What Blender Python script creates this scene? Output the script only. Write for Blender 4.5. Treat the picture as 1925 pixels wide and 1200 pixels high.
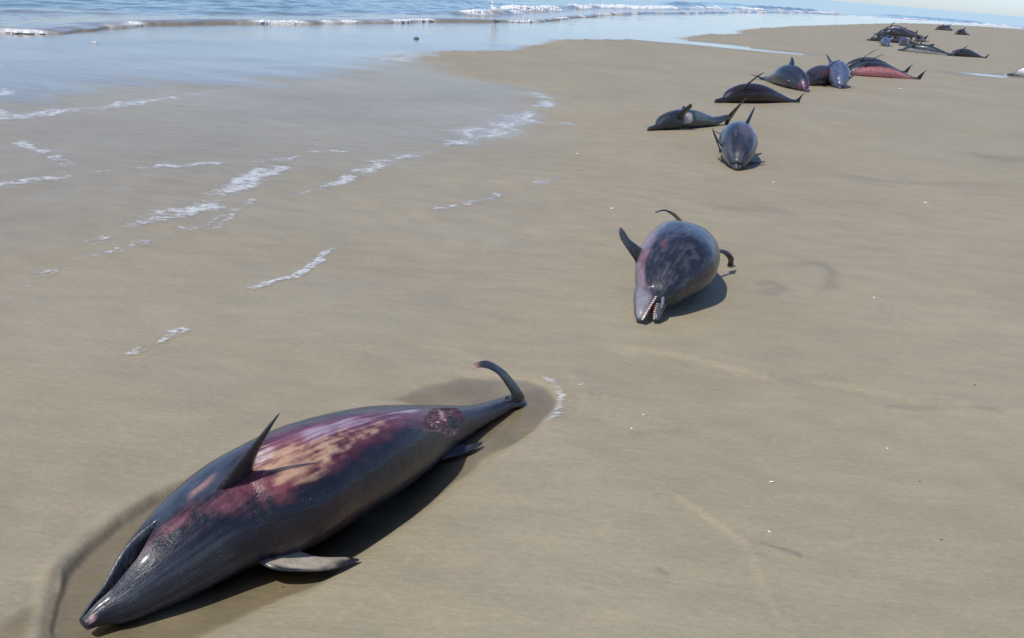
import bpy, math, random
import numpy as np
from mathutils import Matrix, Vector

for o in list(bpy.data.objects):
    bpy.data.objects.remove(o)
scene = bpy.context.scene
COL = scene.collection

# ------------------------------------------------------------------ camera, sky, sun
cam_d = bpy.data.cameras.new("camera")
cam = bpy.data.objects.new("camera", cam_d)
COL.objects.link(cam)
cam_d.sensor_fit = 'HORIZONTAL'
cam_d.sensor_width = 36.0
cam_d.lens = 36.0 * 1900.0 / 1925.0
cam_d.clip_start = 0.05
cam_d.clip_end = 40000.0
PITCH, ROLL = 0.3284355, 0.0847962
Fv = Vector((0, math.cos(PITCH), -math.sin(PITCH)))
R0 = Vector((1, 0, 0))
U0 = R0.cross(Fv)
Rv = R0 * math.cos(ROLL) + U0 * math.sin(ROLL)
Uv = -R0 * math.sin(ROLL) + U0 * math.cos(ROLL)
M = Matrix((Rv, Uv, -Fv)).transposed().to_4x4()
M.translation = (0, 0, 1.7)
cam.matrix_world = M
scene.camera = cam

SUN_EL = math.radians(57.0)
SHADOW_AZ = math.radians(39.0)          # shadows fall towards this compass angle (from +Y to +X)
to_sun = Vector((-math.sin(SHADOW_AZ) * math.cos(SUN_EL), -math.cos(SHADOW_AZ) * math.cos(SUN_EL), math.sin(SUN_EL)))

world = bpy.data.worlds.new("World")
scene.world = world
world.use_nodes = True
wn = world.node_tree
wn.nodes.clear()
sky = wn.nodes.new('ShaderNodeTexSky')
sky.sky_type = 'NISHITA'
sky.sun_disc = False
sky.sun_elevation = SUN_EL
sky.sun_rotation = math.atan2(to_sun.x, to_sun.y)
sky.air_density = 0.75
sky.dust_density = 0.5
sky.ozone_density = 3.0
bg = wn.nodes.new('ShaderNodeBackground')
bg.inputs['Strength'].default_value = 0.15
wo = wn.nodes.new('ShaderNodeOutputWorld')
tint = wn.nodes.new('ShaderNodeMix'); tint.data_type = 'RGBA'; tint.blend_type = 'MULTIPLY'
tint.inputs[0].default_value = 1.0
tint.inputs[7].default_value = (0.93, 0.97, 1.10, 1)      # sea air: slightly bluer than the clear-sky model
wn.links.new(sky.outputs[0], tint.inputs[6])
wn.links.new(tint.outputs[2], bg.inputs[0])
wn.links.new(bg.outputs[0], wo.inputs[0])

sun_d = bpy.data.lights.new("sun", 'SUN')
sun_d.energy = 3.6
sun_d.angle = math.radians(0.53)
sun_d.color = (1.0, 0.955, 0.88)
sun = bpy.data.objects.new("sun", sun_d)
COL.objects.link(sun)
sun.rotation_euler = to_sun.to_track_quat('Z', 'Y').to_euler()
sun.location = to_sun * 50

scene.view_settings.view_transform = 'Standard'
scene.view_settings.look = 'None'
scene.view_settings.gamma = 1.0
scene.view_settings.exposure = 0.0
scene.view_settings.use_curve_mapping = False
scene.render.film_transparent = False
scene.cycles.max_bounces = 5
scene.cycles.transparent_max_bounces = 12

rng = np.random.default_rng(7)
random.seed(7)

# ------------------------------------------------------------------ helpers
def hash2(ix, iy, seed):
    h = (ix.astype(np.int64) * 374761393 + iy.astype(np.int64) * 668265263 + seed * 974634777) & 0xFFFFFFFF
    h = ((h ^ (h >> 13)) * 1274126177) & 0xFFFFFFFF
    h = h ^ (h >> 16)
    return (h & 0xFFFFFF) / float(0xFFFFFF)

def vnoise(x, y, seed=0):
    x0 = np.floor(x); y0 = np.floor(y)
    fx = x - x0; fy = y - y0
    fx = fx * fx * (3 - 2 * fx); fy = fy * fy * (3 - 2 * fy)
    a = hash2(x0, y0, seed); b = hash2(x0 + 1, y0, seed)
    c = hash2(x0, y0 + 1, seed); d = hash2(x0 + 1, y0 + 1, seed)
    return (a * (1 - fx) + b * fx) * (1 - fy) + (c * (1 - fx) + d * fx) * fy

def fbm(x, y, seed=0, octs=4):
    """about -1 .. 1"""
    s = 0.0; a = 1.0; t = 0.0
    for k in range(octs):
        ca, sa = math.cos(0.6 * k), math.sin(0.6 * k)
        s = s + a * (2 * vnoise((x * ca - y * sa) * 2 ** k + 17.3 * k, (x * sa + y * ca) * 2 ** k - 9.1 * k, seed + k) - 1)
        t += a; a *= 0.5
    return s / t * 1.5

def sstep(a, b, x):
    t = np.clip((x - a) / (b - a), 0, 1)
    return t * t * (3 - 2 * t)

def polydist(X, Y, poly):
    """distance to a polyline, signed side (+ = left of its direction), 0..1 position along it"""
    P = np.array([p[:2] for p in poly], float)
    seg = np.linalg.norm(np.diff(P, axis=0), axis=1)
    cum = np.r_[0, np.cumsum(seg)]
    best = np.full(X.shape, 1e9); side = np.zeros(X.shape); par = np.zeros(X.shape)
    for i in range(len(P) - 1):
        dx, dy = P[i + 1] - P[i]
        L2 = dx * dx + dy * dy + 1e-12
        t = np.clip(((X - P[i, 0]) * dx + (Y - P[i, 1]) * dy) / L2, 0, 1)
        ex = X - (P[i, 0] + t * dx); ey = Y - (P[i, 1] + t * dy)
        d = np.hypot(ex, ey)
        m = d < best
        best = np.where(m, d, best)
        side = np.where(m, np.sign(dx * ey - dy * ex), side)
        par = np.where(m, (cum[i] + t * seg[i]) / cum[-1], par)
    return best, side, par

def inside(X, Y, poly):
    P = [p[:2] for p in poly]
    r = np.zeros(X.shape, bool)
    n = len(P)
    for i in range(n):
        x1, y1 = P[i]; x2, y2 = P[(i + 1) % n]
        c = ((y1 > Y) != (y2 > Y)) & (X < (x2 - x1) * (Y - y1) / ((y2 - y1) if y2 != y1 else 1e-9) + x1)
        r ^= c
    return r

def sdist(X, Y, poly):
    """signed distance to a closed polygon, positive inside"""
    d, _, _ = polydist(X, Y, list(poly) + [poly[0]])
    return np.where(inside(X, Y, poly), d, -d)

def mesh_from(name, V, F, mat, colors=None, bodyco=None, floats=None, smooth=True, uv=None):
    """V (n,3) array, F list of tuples or (m,4) array"""
    me = bpy.data.meshes.new(name)
    V = np.asarray(V, dtype=np.float32)
    if isinstance(F, np.ndarray):
        m, k = F.shape
        me.vertices.add(len(V)); me.vertices.foreach_set('co', V.ravel())
        me.loops.add(m * k); me.loops.foreach_set('vertex_index', F.astype(np.int32).ravel())
        me.polygons.add(m)
        me.polygons.foreach_set('loop_start', np.arange(0, m * k, k, dtype=np.int32))
        me.polygons.foreach_set('loop_total', np.full(m, k, dtype=np.int32))
        me.update(calc_edges=True); me.validate()
    else:
        me.from_pydata([tuple(map(float, v)) for v in V], [], F)
        me.update()
    if smooth:
        me.polygons.foreach_set('use_smooth', np.ones(len(me.polygons), dtype=bool))
    if colors is not None:
        at = me.color_attributes.new('skin', 'FLOAT_COLOR', 'POINT')
        c4 = np.ones((len(V), 4), np.float32); c4[:, :colors.shape[1]] = colors
        at.data.foreach_set('color', c4.ravel())
    if bodyco is not None:
        at = me.attributes.new('bodyco', 'FLOAT_VECTOR', 'POINT')
        at.data.foreach_set('vector', np.asarray(bodyco, np.float32).ravel())
    if floats:
        for k_, v_ in floats.items():
            at = me.attributes.new(k_, 'FLOAT', 'POINT')
            at.data.foreach_set('value', np.asarray(v_, np.float32).ravel())
    if mat:
        me.materials.append(mat)
    return me

def link(name, me, label=None, cat=None, group=None, kind=None, parent=None):
    o = bpy.data.objects.new(name, me)
    COL.objects.link(o)
    if label: o['label'] = label
    if cat: o['category'] = cat
    if group: o['group'] = group
    if kind: o['kind'] = kind
    if parent: o.parent = parent
    return o

class NT:
    """small helper for node materials"""
    def __init__(s, name):
        s.m = bpy.data.materials.new(name); s.m.use_nodes = True
        s.t = s.m.node_tree; s.t.nodes.clear()
        s.out = s.n('ShaderNodeOutputMaterial')
    def n(s, typ, **kw):
        nd = s.t.nodes.new(typ)
        for k, v in kw.items(): setattr(nd, k, v)
        return nd
    def l(s, a, b): s.t.links.new(a, b)
    def attr(s, name):
        return s.n('ShaderNodeAttribute', attribute_name=name)
    def noise(s, scale, detail=4, rough=0.55, vec=None, sc=None):
        nd = s.n('ShaderNodeTexNoise')
        nd.inputs['Scale'].default_value = scale
        nd.inputs['Detail'].default_value = detail
        nd.inputs['Roughness'].default_value = rough
        if vec is None:
            vec = s.n('ShaderNodeNewGeometry').outputs['Position']
        if sc is not None:
            mp = s.n('ShaderNodeMapping'); mp.inputs['Scale'].default_value = sc[:3]
            if len(sc) > 3: mp.inputs['Rotation'].default_value = (0, 0, sc[3])
            s.l(vec, mp.inputs['Vector']); vec = mp.outputs[0]
        s.l(vec, nd.inputs['Vector'])
        return nd
    def ramp(s, src, stops):
        r = s.n('ShaderNodeValToRGB')
        el = r.color_ramp.elements
        while len(el) < len(stops): el.new(0.5)
        for e, (p, c) in zip(el, stops):
            e.position = p; e.color = (*c, 1) if len(c) == 3 else c
        s.l(src, r.inputs[0]); return r
    def math(s, op, a, b=None):
        nd = s.n('ShaderNodeMath', operation=op)
        for i, v in enumerate((a, b)):
            if v is None: continue
            if isinstance(v, (int, float)): nd.inputs[i].default_value = v
            else: s.l(v, nd.inputs[i])
        return nd.outputs[0]
    def mixc(s, fac, a, b, mode='MIX'):
        nd = s.n('ShaderNodeMix', data_type='RGBA', blend_type=mode)
        if isinstance(fac, (int, float)): nd.inputs[0].default_value = fac
        else: s.l(fac, nd.inputs[0])
        for i, v in ((6, a), (7, b)):
            if isinstance(v, tuple): nd.inputs[i].default_value = (*v, 1)
            else: s.l(v, nd.inputs[i])
        return nd.outputs[2]
    def bump(s, h, strength, dist, normal=None):
        b = s.n('ShaderNodeBump'); b.inputs['Strength'].default_value = strength
        b.inputs['Distance'].default_value = dist
        s.l(h, b.inputs['Height'])
        if normal is not None: s.l(normal, b.inputs['Normal'])
        return b.outputs[0]

# ------------------------------------------------------------------ materials
def mat_sand():
    t = NT('wet_sand')
    p = t.n('ShaderNodeBsdfPrincipled')
    big = t.noise(0.55, 4, 0.55)
    mid = t.noise(3.0, 5, 0.6, sc=(1, 2.2, 1, 0.4))
    grain = t.noise(420, 2, 0.7)
    c1 = t.ramp(big.outputs[0], [(0.3, (0.314, 0.266, 0.172)), (0.7, (0.360, 0.309, 0.207))])
    c2 = t.mixc(0.55, c1.outputs[0], t.ramp(mid.outputs[0], [(0.3, (0.82, 0.83, 0.86)), (0.7, (1.13, 1.11, 1.07))]).outputs[0], 'MULTIPLY')
    c3 = t.mixc(0.8, c2, t.ramp(grain.outputs[0], [(0.3, (0.86, 0.86, 0.86)), (0.7, (1.13, 1.12, 1.1))]).outputs[0], 'MULTIPLY')
    speck = t.noise(38, 5, 0.75, sc=(0.8, 1.5, 1, 0.2))
    c3 = t.mixc(0.75, c3, t.ramp(speck.outputs[0], [(0.3, (0.84, 0.84, 0.85)), (0.7, (1.15, 1.14, 1.12))]).outputs[0], 'MULTIPLY')
    stain = t.attr('stain')  # dark smears on the sand, plus painted shade along the hollow rim
    c4 = t.mixc(stain.outputs['Fac'], c3, (0.11, 0.105, 0.10))
    wet = t.attr('wet')
    c5 = t.mixc(wet.outputs['Fac'], c4, t.mixc(1.0, c4, (0.66, 0.645, 0.625), 'MULTIPLY'))
    t.l(c5, p.inputs['Base Color'])
    rr = t.n('ShaderNodeMapRange'); rr.inputs['To Min'].default_value = 0.62; rr.inputs['To Max'].default_value = 0.26
    t.l(t.attr('gloss').outputs['Fac'], rr.inputs['Value'])
    t.l(rr.outputs[0], p.inputs['Roughness'])
    p.inputs['Specular IOR Level'].default_value = 0.35
    fine = t.noise(90, 4, 0.65)
    flow = t.noise(9, 4, 0.6, sc=(0.6, 2.4, 1, 0.5))
    b1 = t.bump(flow.outputs[0], 0.35, 0.012)
    b2 = t.bump(fine.outputs[0], 0.4, 0.0025, b1)
    b3 = t.bump(grain.outputs[0], 0.45, 0.0008, b2)
    t.l(b3, p.inputs['Normal'])
    t.l(p.outputs[0], t.out.inputs[0])
    return t.m

def mat_film():
    t = NT('shallow_water')
    fr = t.n('ShaderNodeFresnel'); fr.inputs['IOR'].default_value = 1.42
    geo = t.n('ShaderNodeNewGeometry')
    rip = t.noise(5.0, 3, 0.5, sc=(0.5, 1.6, 1, 0.35))
    rip2 = t.noise(34.0, 3, 0.6, sc=(0.6, 1.7, 1, 0.35))
    b1 = t.bump(rip.outputs[0], 0.22, 0.02)
    b2 = t.bump(rip2.outputs[0], 0.20, 0.004, b1)
    t.l(b2, fr.inputs['Normal'])
    gl = t.n('ShaderNodeBsdfGlossy'); gl.inputs['Roughness'].default_value = 0.06
    gl.inputs['Color'].default_value = (1, 1, 1, 1)
    t.l(b2, gl.inputs['Normal'])
    tr = t.n('ShaderNodeBsdfTransparent'); tr.inputs['Color'].default_value = (0.96, 0.965, 0.955, 1)
    mx = t.n('ShaderNodeMixShader')
    t.l(fr.outputs[0], mx.inputs[0]); t.l(tr.outputs[0], mx.inputs[1]); t.l(gl.outputs[0], mx.inputs[2])
    clear = t.n('ShaderNodeBsdfTransparent')
    cov = t.attr('cover')
    m2 = t.n('ShaderNodeMixShader')
    t.l(cov.outputs['Fac'], m2.inputs[0]); t.l(clear.outputs[0], m2.inputs[1]); t.l(mx.outputs[0], m2.inputs[2])
    # lacy foam floating on the film, with sun glints on wavelets painted in
    fa = t.attr('foam')
    n1 = t.noise(13.0, 6, 0.75, sc=(0.8, 1.3, 1, 0.25))
    n2 = t.noise(55.0, 4, 0.7, sc=(0.7, 1.4, 1, 0.25))
    nn_ = t.math('ADD', t.math('MULTIPLY', n1.outputs[0], 0.60), t.math('MULTIPLY', n2.outputs[0], 0.40))
    f1 = t.math('SUBTRACT', t.math('ADD', nn_, t.math('MULTIPLY', fa.outputs['Fac'], 0.27)), 0.645)
    f2 = t.n('ShaderNodeMapRange'); f2.inputs['From Min'].default_value = 0.0; f2.inputs['From Max'].default_value = 0.11; f2.inputs['To Max'].default_value = 0.78
    t.l(f1, f2.inputs['Value'])
    fd = t.n('ShaderNodeBsdfPrincipled'); fd.inputs['Base Color'].default_value = (0.76, 0.75, 0.71, 1); fd.inputs['Roughness'].default_value = 0.4
    t.l(t.bump(nn_, 0.6, 0.01), fd.inputs['Normal'])
    m3 = t.n('ShaderNodeMixShader')
    t.l(f2.outputs[0], m3.inputs[0]); t.l(m2.outputs[0], m3.inputs[1]); t.l(fd.outputs[0], m3.inputs[2])
    t.l(m3.outputs[0], t.out.inputs[0])
    return t.m

def mat_sea():
    t = NT('sea_water')
    p = t.n('ShaderNodeBsdfPrincipled')
    turb = t.attr('turbid'); foam = t.attr('foam')
    mott = t.noise(0.12, 3, 0.5)
    deep = t.ramp(mott.outputs[0], [(0.35, (0.125, 0.205, 0.212)), (0.65, (0.155, 0.245, 0.240))])
    c = t.mixc(turb.outputs['Fac'], deep.outputs[0], (0.26, 0.225, 0.165))
    fn = t.noise(7.0, 5, 0.7)
    ff = t.math('MULTIPLY', foam.outputs['Fac'], t.ramp(fn.outputs[0], [(0.16, (0, 0, 0)), (0.30, (1, 1, 1))]).outputs[0])
    c2 = t.mixc(ff, c, (0.88, 0.88, 0.87))
    t.l(c2, p.inputs['Base Color'])
    rr = t.n('ShaderNodeMapRange'); rr.inputs['To Min'].default_value = 0.12; rr.inputs['To Max'].default_value = 0.8
    t.l(ff, rr.inputs['Value']); t.l(rr.outputs[0], p.inputs['Roughness'])
    p.inputs['IOR'].default_value = 1.33
    w1 = t.noise(0.55, 4, 0.6, sc=(1.0, 0.30, 1, -0.39))
    w2 = t.noise(3.2, 4, 0.6, sc=(1.0, 0.4, 1, -0.39))
    b1 = t.bump(w1.outputs[0], 0.45, 0.30)
    b2 = t.bump(w2.outputs[0], 0.35, 0.05, b1)
    t.l(b2, p.inputs['Normal'])
    t.l(p.outputs[0], t.out.inputs[0])
    return t.m

def mat_foam():
    t = NT('white_foam')
    p = t.n('ShaderNodeBsdfPrincipled')
    nz = t.noise(160, 3, 0.6)
    t.l(t.ramp(nz.outputs[0], [(0.3, (0.66, 0.66, 0.63)), (0.65, (0.86, 0.86, 0.84))]).outputs[0], p.inputs['Base Color'])
    p.inputs['Roughness'].default_value = 0.45
    t.l(t.bump(nz.outputs[0], 0.5, 0.003), p.inputs['Normal'])
    t.l(p.outputs[0], t.out.inputs[0])
    return t.m

def mat_skin():
    t = NT('dolphin_skin')
    p = t.n('ShaderNodeBsdfPrincipled')
    a = t.attr('skin')
    tc = t.n('ShaderNodeTexCoord').outputs['Object']
    n1 = t.noise(14, 5, 0.65, vec=tc)
    n2 = t.noise(95, 4, 0.7, vec=tc)
    c1 = t.mixc(0.9, a.outputs['Color'], t.ramp(n1.outputs[0], [(0.3, (0.72, 0.72, 0.74)), (0.7, (1.3, 1.28, 1.28))]).outputs[0], 'MULTIPLY')
    c2 = t.mixc(0.5, c1, t.ramp(n2.outputs[0], [(0.3, (0.78, 0.78, 0.78)), (0.72, (1.3, 1.3, 1.3))]).outputs[0], 'MULTIPLY')
    # pale speckles where the outer skin is scuffed
    sp = t.noise(240, 2, 0.5, vec=tc)
    spm = t.math('MULTIPLY', t.ramp(sp.outputs[0], [(0.64, (0, 0, 0)), (0.72, (1, 1, 1))]).outputs[0],
                 t.ramp(n1.outputs[0], [(0.45, (0, 0, 0)), (0.65, (0.5, 0.5, 0.5))]).outputs[0])
    c3 = t.mixc(spm, c2, (0.30, 0.29, 0.30))
    bc = t.attr('bodyco').outputs['Vector']
    sc1 = t.noise(9.0, 4, 0.7, vec=bc, sc=(0.45, 4.5, 4.5))
    sc2 = t.noise(5.0, 3, 0.6, vec=bc, sc=(1.2, 1.2, 1.2))
    scm = t.math('MULTIPLY', t.ramp(sc1.outputs[0], [(0.56, (0, 0, 0)), (0.66, (1, 1, 1))]).outputs[0],
                 t.ramp(sc2.outputs[0], [(0.42, (0, 0, 0)), (0.62, (0.42, 0.42, 0.42))]).outputs[0])
    c3 = t.mixc(scm, c3, t.mixc(1.0, c3, (0.055, 0.055, 0.062), 'ADD'))
    t.l(c3, p.inputs['Base Color'])
    rr = t.ramp(n1.outputs[0], [(0.3, (0.22, 0.22, 0.22)), (0.7, (0.42, 0.42, 0.42))])
    t.l(rr.outputs[0], p.inputs['Roughness'])
    p.inputs['Specular IOR Level'].default_value = 0.30
    p.inputs['Coat Weight'].default_value = 0.32
    p.inputs['Coat Roughness'].default_value = 0.14
    p.inputs['Coat IOR'].default_value = 1.33
    wr = t.noise(6.0, 4, 0.65, vec=bc, sc=(3.2, 1.4, 1.4))
    b0 = t.bump(wr.outputs[0], 0.28, 0.02)
    b1 = t.bump(n1.outputs[0], 0.35, 0.008, b0)
    t.l(t.bump(n2.outputs[0], 0.18, 0.0015, b1), p.inputs['Normal'])
    t.l(p.outputs[0], t.out.inputs[0])
    return t.m

def mat_plain(name, col, rough=0.5, var=0.15, scale=60):
    t = NT(name)
    p = t.n('ShaderNodeBsdfPrincipled')
    nz = t.noise(scale, 3, 0.6, vec=t.n('ShaderNodeTexCoord').outputs['Object'])
    lo = tuple(c * (1 - var) for c in col); hi = tuple(min(1, c * (1 + var)) for c in col)
    t.l(t.ramp(nz.outputs[0], [(0.3, lo), (0.7, hi)]).outputs[0], p.inputs['Base Color'])
    p.inputs['Roughness'].default_value = rough
    t.l(p.outputs[0], t.out.inputs[0])
    return t.m

SAND, FILM, SEA, FOAM, SKIN = mat_sand(), mat_film(), mat_sea(), mat_foam(), mat_skin()
TOOTH = mat_plain('tooth', (0.72, 0.66, 0.52), 0.35)
SHELL = mat_plain('shell', (0.82, 0.79, 0.72), 0.4)
STONE = mat_plain('dark_stone', (0.09, 0.085, 0.08), 0.6)
FEATHER = mat_plain('white_feather', (0.82, 0.82, 0.80), 0.7, 0.06)
BEAKM = mat_plain('bird_leg', (0.16, 0.13, 0.08), 0.5)

# ------------------------------------------------------------------ the ground
# spine of the near dolphin (x, y, z, radius), metres
NEAR = [(-1.036, 2.189, 0.024, 0.018),
        (-1.01, 2.229, 0.036, 0.038),
        (-0.972, 2.279, 0.046, 0.068),
        (-0.911, 2.373, 0.082, 0.112),
        (-0.832, 2.5, 0.117, 0.147),
        (-0.751, 2.611, 0.142, 0.172),
        (-0.655, 2.699, 0.161, 0.191),
        (-0.575, 2.831, 0.159, 0.189),
        (-0.454, 3.035, 0.141, 0.171),
        (-0.351, 3.223, 0.111, 0.141),
        (-0.245, 3.451, 0.066, 0.096),
        (-0.118, 3.674, 0.025, 0.055),
        (-0.019, 3.839, 0.007, 0.037),
        (0.057, 3.962, 0, 0.025)]
near_axis = [(p[0], p[1]) for p in NEAR]

# light and dark little scarps left by draining water: polyline, step height, width
SCARPS = [
    ([(0.45, 4.698), (0.717, 4.725), (0.917, 4.647), (1.131, 4.534), (1.319, 4.461)], 0.008, 0.035),
    ([(1.384, 4.523), (1.663, 4.432), (1.958, 4.284), (2.264, 4.288)], 0.007, 0.05),
    ([(0.6, 3.268), (0.728, 3.099), (0.841, 2.927), (0.848, 2.712), (0.858, 2.472)], 0.004, 0.02),
    ([(0.838, 2.91), (0.989, 2.886), (1.199, 3.011), (1.508, 3.121)], 0.003, 0.02),
    ([(0.087, 4.229), (0.206, 4.161), (0.238, 3.961), (0.18, 3.707), (0.037, 3.441), (-0.135, 3.081), (-0.341, 2.739), (-0.481, 2.46), (-0.557, 2.275)], 0.006, 0.03),
    ([(0.258, 4.367), (0.37, 4.106), (0.311, 3.785), (0.117, 3.501)], 0.004, 0.02),
    ([(-0.762, 4.402), (-0.506, 4.538), (-0.246, 4.491), (-0.036, 4.299)], 0.004, 0.03),
]
STAINS_RIM_SHADE = [
    ([(1.487, 6.048), (1.606, 6.141), (1.663, 6.02), (1.515, 5.867)], 0.05, 0.30),
    ([(1.769, 6.562), (2.056, 6.705), (2.093, 6.507), (1.974, 6.133), (1.834, 5.98)], 0.045, 0.26),
    ([(1.693, 4.216), (1.946, 4.251), (2.264, 4.288)], 0.025, 0.22),
    ([(0.867, 2.925), (0.923, 2.901), (1.004, 2.875)], 0.012, 0.45),
    ([(0.512, 2.726), (0.542, 2.695)], 0.012, 0.4),
    ([(0.498, 3.671), (0.676, 3.73), (0.789, 3.768)], 0.03, 0.15),
    ([(5.696, 13.234), (5.894, 12.731), (6.396, 13.178)], 0.20, 0.25),
    ([(3.136, 10.417), (4, 10.371), (5.14, 10.723)], 0.12, 0.15),
    ([(1.537, 8.276), (2.044, 8.371), (2.287, 8.264)], 0.10, 0.16),
    ([(-1.094, 2.092), (-1.157, 2.215), (-1.201, 2.328), (-1.223, 2.461), (-1.215, 2.611), (-1.176, 2.762), (-1.1, 2.913)], 0.012, 0.24),  # rim of the head hollow, its slope shade deepened by dark colour
]
# wet mirror-like zone between beach and sea, a closed outline in metres
MIRROR = [(-6.293, 6.144), (-5.533, 8.053), (-5.314, 10.169), (-4.927, 11.134), (-4.581, 12.619), (-3.946, 13.871), (-3.149, 15.246), (-2.812, 16.999), (-2.796, 19.254), (-2.477, 20.682), (-1.991, 22.309),
          (-0.563, 24.369), (-0.082, 26.497), (0.57, 29.622), (1.475, 31.404), (2.894, 33.132), (3.945, 33.481), (4.926, 33.195), (6.265, 33.132), (7.6, 33.07),
          (9.549, 32.821), (10.021, 33.887), (8.619, 34.505), (7.032, 35.377), (5.715, 36.181), (5.046, 37.406), (5.988, 40.711), (9.019, 46.378), (9.153, 48.38), (10.24, 52.143), (13.01, 58.856), (17.835, 69.777),
          (25.174, 85.31), (39.829, 115.665), (50.643, 131.83), (62.308, 146.948), (68.567, 150.175), (73.771, 142.006),
          (107.667, 207.657), (76.17, 193.681), (59.955, 204.703), (23.519, 121.551), (8.708, 93.093), (-3.378, 59.597), (-10.589, 40.948), (-13.028, 25.334), (-11.104, 11.163)]
STREAM = [(11.427, 30.841), (12.47, 31.305), (13.557, 31.617), (14.813, 31.725), (16.629, 31.333), (15.294, 28.747), (13.95, 29.825), (12.666, 29.478), (11.715, 29.742)]
STREAM2 = [(2.79, 16.568), (3.055, 16.868), (3.725, 17.163), (2.993, 16.497)]
# swash water draining over the left foreground
SWASH = [(-2.977, 2.686), (-2.473, 3.735), (-2.452, 4.541), (-2.465, 4.89), (-2.403, 5.315), (-2.22, 5.686), (-2.097, 6.063), (-1.983, 6.572), (-1.851, 7.166), (-1.561, 7.632), (-1.293, 8.531), (-1.032, 9.406), (-0.596, 10.324), (-0.083, 12.057),
         (0.245, 13.947), (0.296, 15.598), (0.004, 16.517), (-0.882, 17.059), (-1.988, 19.124), (-2.634, 21.083), (-3.269, 15.82), (-4.723, 13.016), (-5.753, 11.031), (-6.673, 6.541)]
WASH = [(-2.436, 1.477), (-1.285, 1.604), (-1.13, 2.046), (-1.246, 2.373), (-1.151, 2.958), (-0.856, 3.649), (-0.567, 3.96), (-0.189, 4.399), (0.048, 5.001), (0.31, 6.782), (0.486, 10.068), (0.004, 16.517), (-0.882, 17.059), (-2.634, 21.083), (-5.753, 11.031), (-6.673, 6.541)]
TAILPOOL = [(-0.55, 3.849), (-0.393, 4.016), (-0.223, 4.191), (-0.059, 4.26), (0.111, 4.234), (0.206, 4.1), (0.199, 3.896), (0.116, 3.694), (-0.022, 3.429), (-0.111, 3.262), (-0.163, 3.192), (-0.215, 3.349), (-0.098, 3.702)]
HEADPOOL = [(-1.01, 1.983), (-1.084, 2.093), (-1.149, 2.216), (-1.193, 2.33), (-1.213, 2.457), (-1.203, 2.601), (-1.165, 2.748), (-1.094, 2.896), (-0.978, 3.084), (-0.786, 2.73), (-0.552, 2.502), (-0.668, 2.214), (-0.839, 2.004)]
POOL_Z = -0.010

def sand_height(X, Y):
    R = np.hypot(X, Y)
    z = 0.014 * fbm(X * 0.33, Y * 0.33, 3, 3) * sstep(2, 9, R)
    z = z + 0.0035 * fbm(X * 1.1 + 3, Y * 1.5, 11, 3)
    z = z + 0.0010 * fbm(X * 5 + Y * 2, Y * 9 - X * 4, 21, 3) * (1 - sstep(8, 20, R))
    z = z + 0.0022 * np.sin(X * 14 + Y * 5 + 5 * fbm(X * 0.9, Y * 0.9, 31, 2)) * sstep(-0.1, 0.5, fbm(X * 0.6, Y * 0.6, 41, 2)) * (1 - sstep(8, 20, R))
    return z

def relief(X, Y):
    z = sand_height(X, Y)
    near = np.hypot(X, Y) < 14
    xs, ys = X[near], Y[near]
    dz = np.zeros(xs.shape)
    for poly, hgt, wid in SCARPS:
        d, sd, t = polydist(xs, ys, poly)
        fade = sstep(0, 0.12, t) * sstep(1, 0.88, t)
        w = wid * (0.8 + 0.5 * vnoise(xs * 6, ys * 6, 5))
        lip = np.exp(-(d / w) ** 2)
        tail = np.exp(-d / (w * 7))
        dz += 1.7 * hgt * fade * np.where(sd > 0, tail * 0.6, 1.2 * lip - 0.6 * tail)
    # scour hollow round the near dolphin: steep on its left, gentle on its right
    d, sd, t = polydist(xs, ys, near_axis)
    wob = 0.03 * fbm(xs * 2.2, ys * 2.2, 51, 2)
    ax, ay = near_axis[-1][0] - near_axis[0][0], near_axis[-1][1] - near_axis[0][1]
    al = math.hypot(ax, ay)
    left = sstep(-0.10, 0.10, (ax * (ys - near_axis[0][1]) - ay * (xs - near_axis[0][0])) / al)
    e = 0.17 * (0.72 + 0.45 * np.sin(np.pi * np.clip(t * 0.75 + 0.30, 0, 1))) + wob
    pit = 1 - sstep(e, e + 0.10, d)
    hp = sdist(xs, ys, HEADPOOL) + 0.02 * fbm(xs * 3.1, ys * 3.1, 53, 2)
    hpit = sstep(-0.012, 0.014 + 0.16 * (1 - left), hp)
    dz -= np.maximum(0.018 * pit, 0.029 * hpit * (0.35 + 0.65 * left))
    dz += 0.006 * np.exp(-((hp + 0.035) / 0.028) ** 2) * left
    pit = np.maximum(pit, hpit)
    tp = sdist(xs, ys, TAILPOOL)
    dz -= 0.020 * sstep(-0.05, 0.08, tp + 0.03 * fbm(xs * 4, ys * 4, 61, 2)) * (1 - pit)
    z[near] += dz
    return z

def polar_grid(az, rad):
    A, Rr = np.meshgrid(az, rad)
    return (Rr * np.sin(A)), (Rr * np.cos(A))

def grid_faces(nr, nc):
    i = np.arange(nr - 1)[:, None] * nc + np.arange(nc - 1)[None, :]
    i = i.ravel()
    return np.stack([i, i + 1, i + nc + 1, i + nc], 1)

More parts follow.
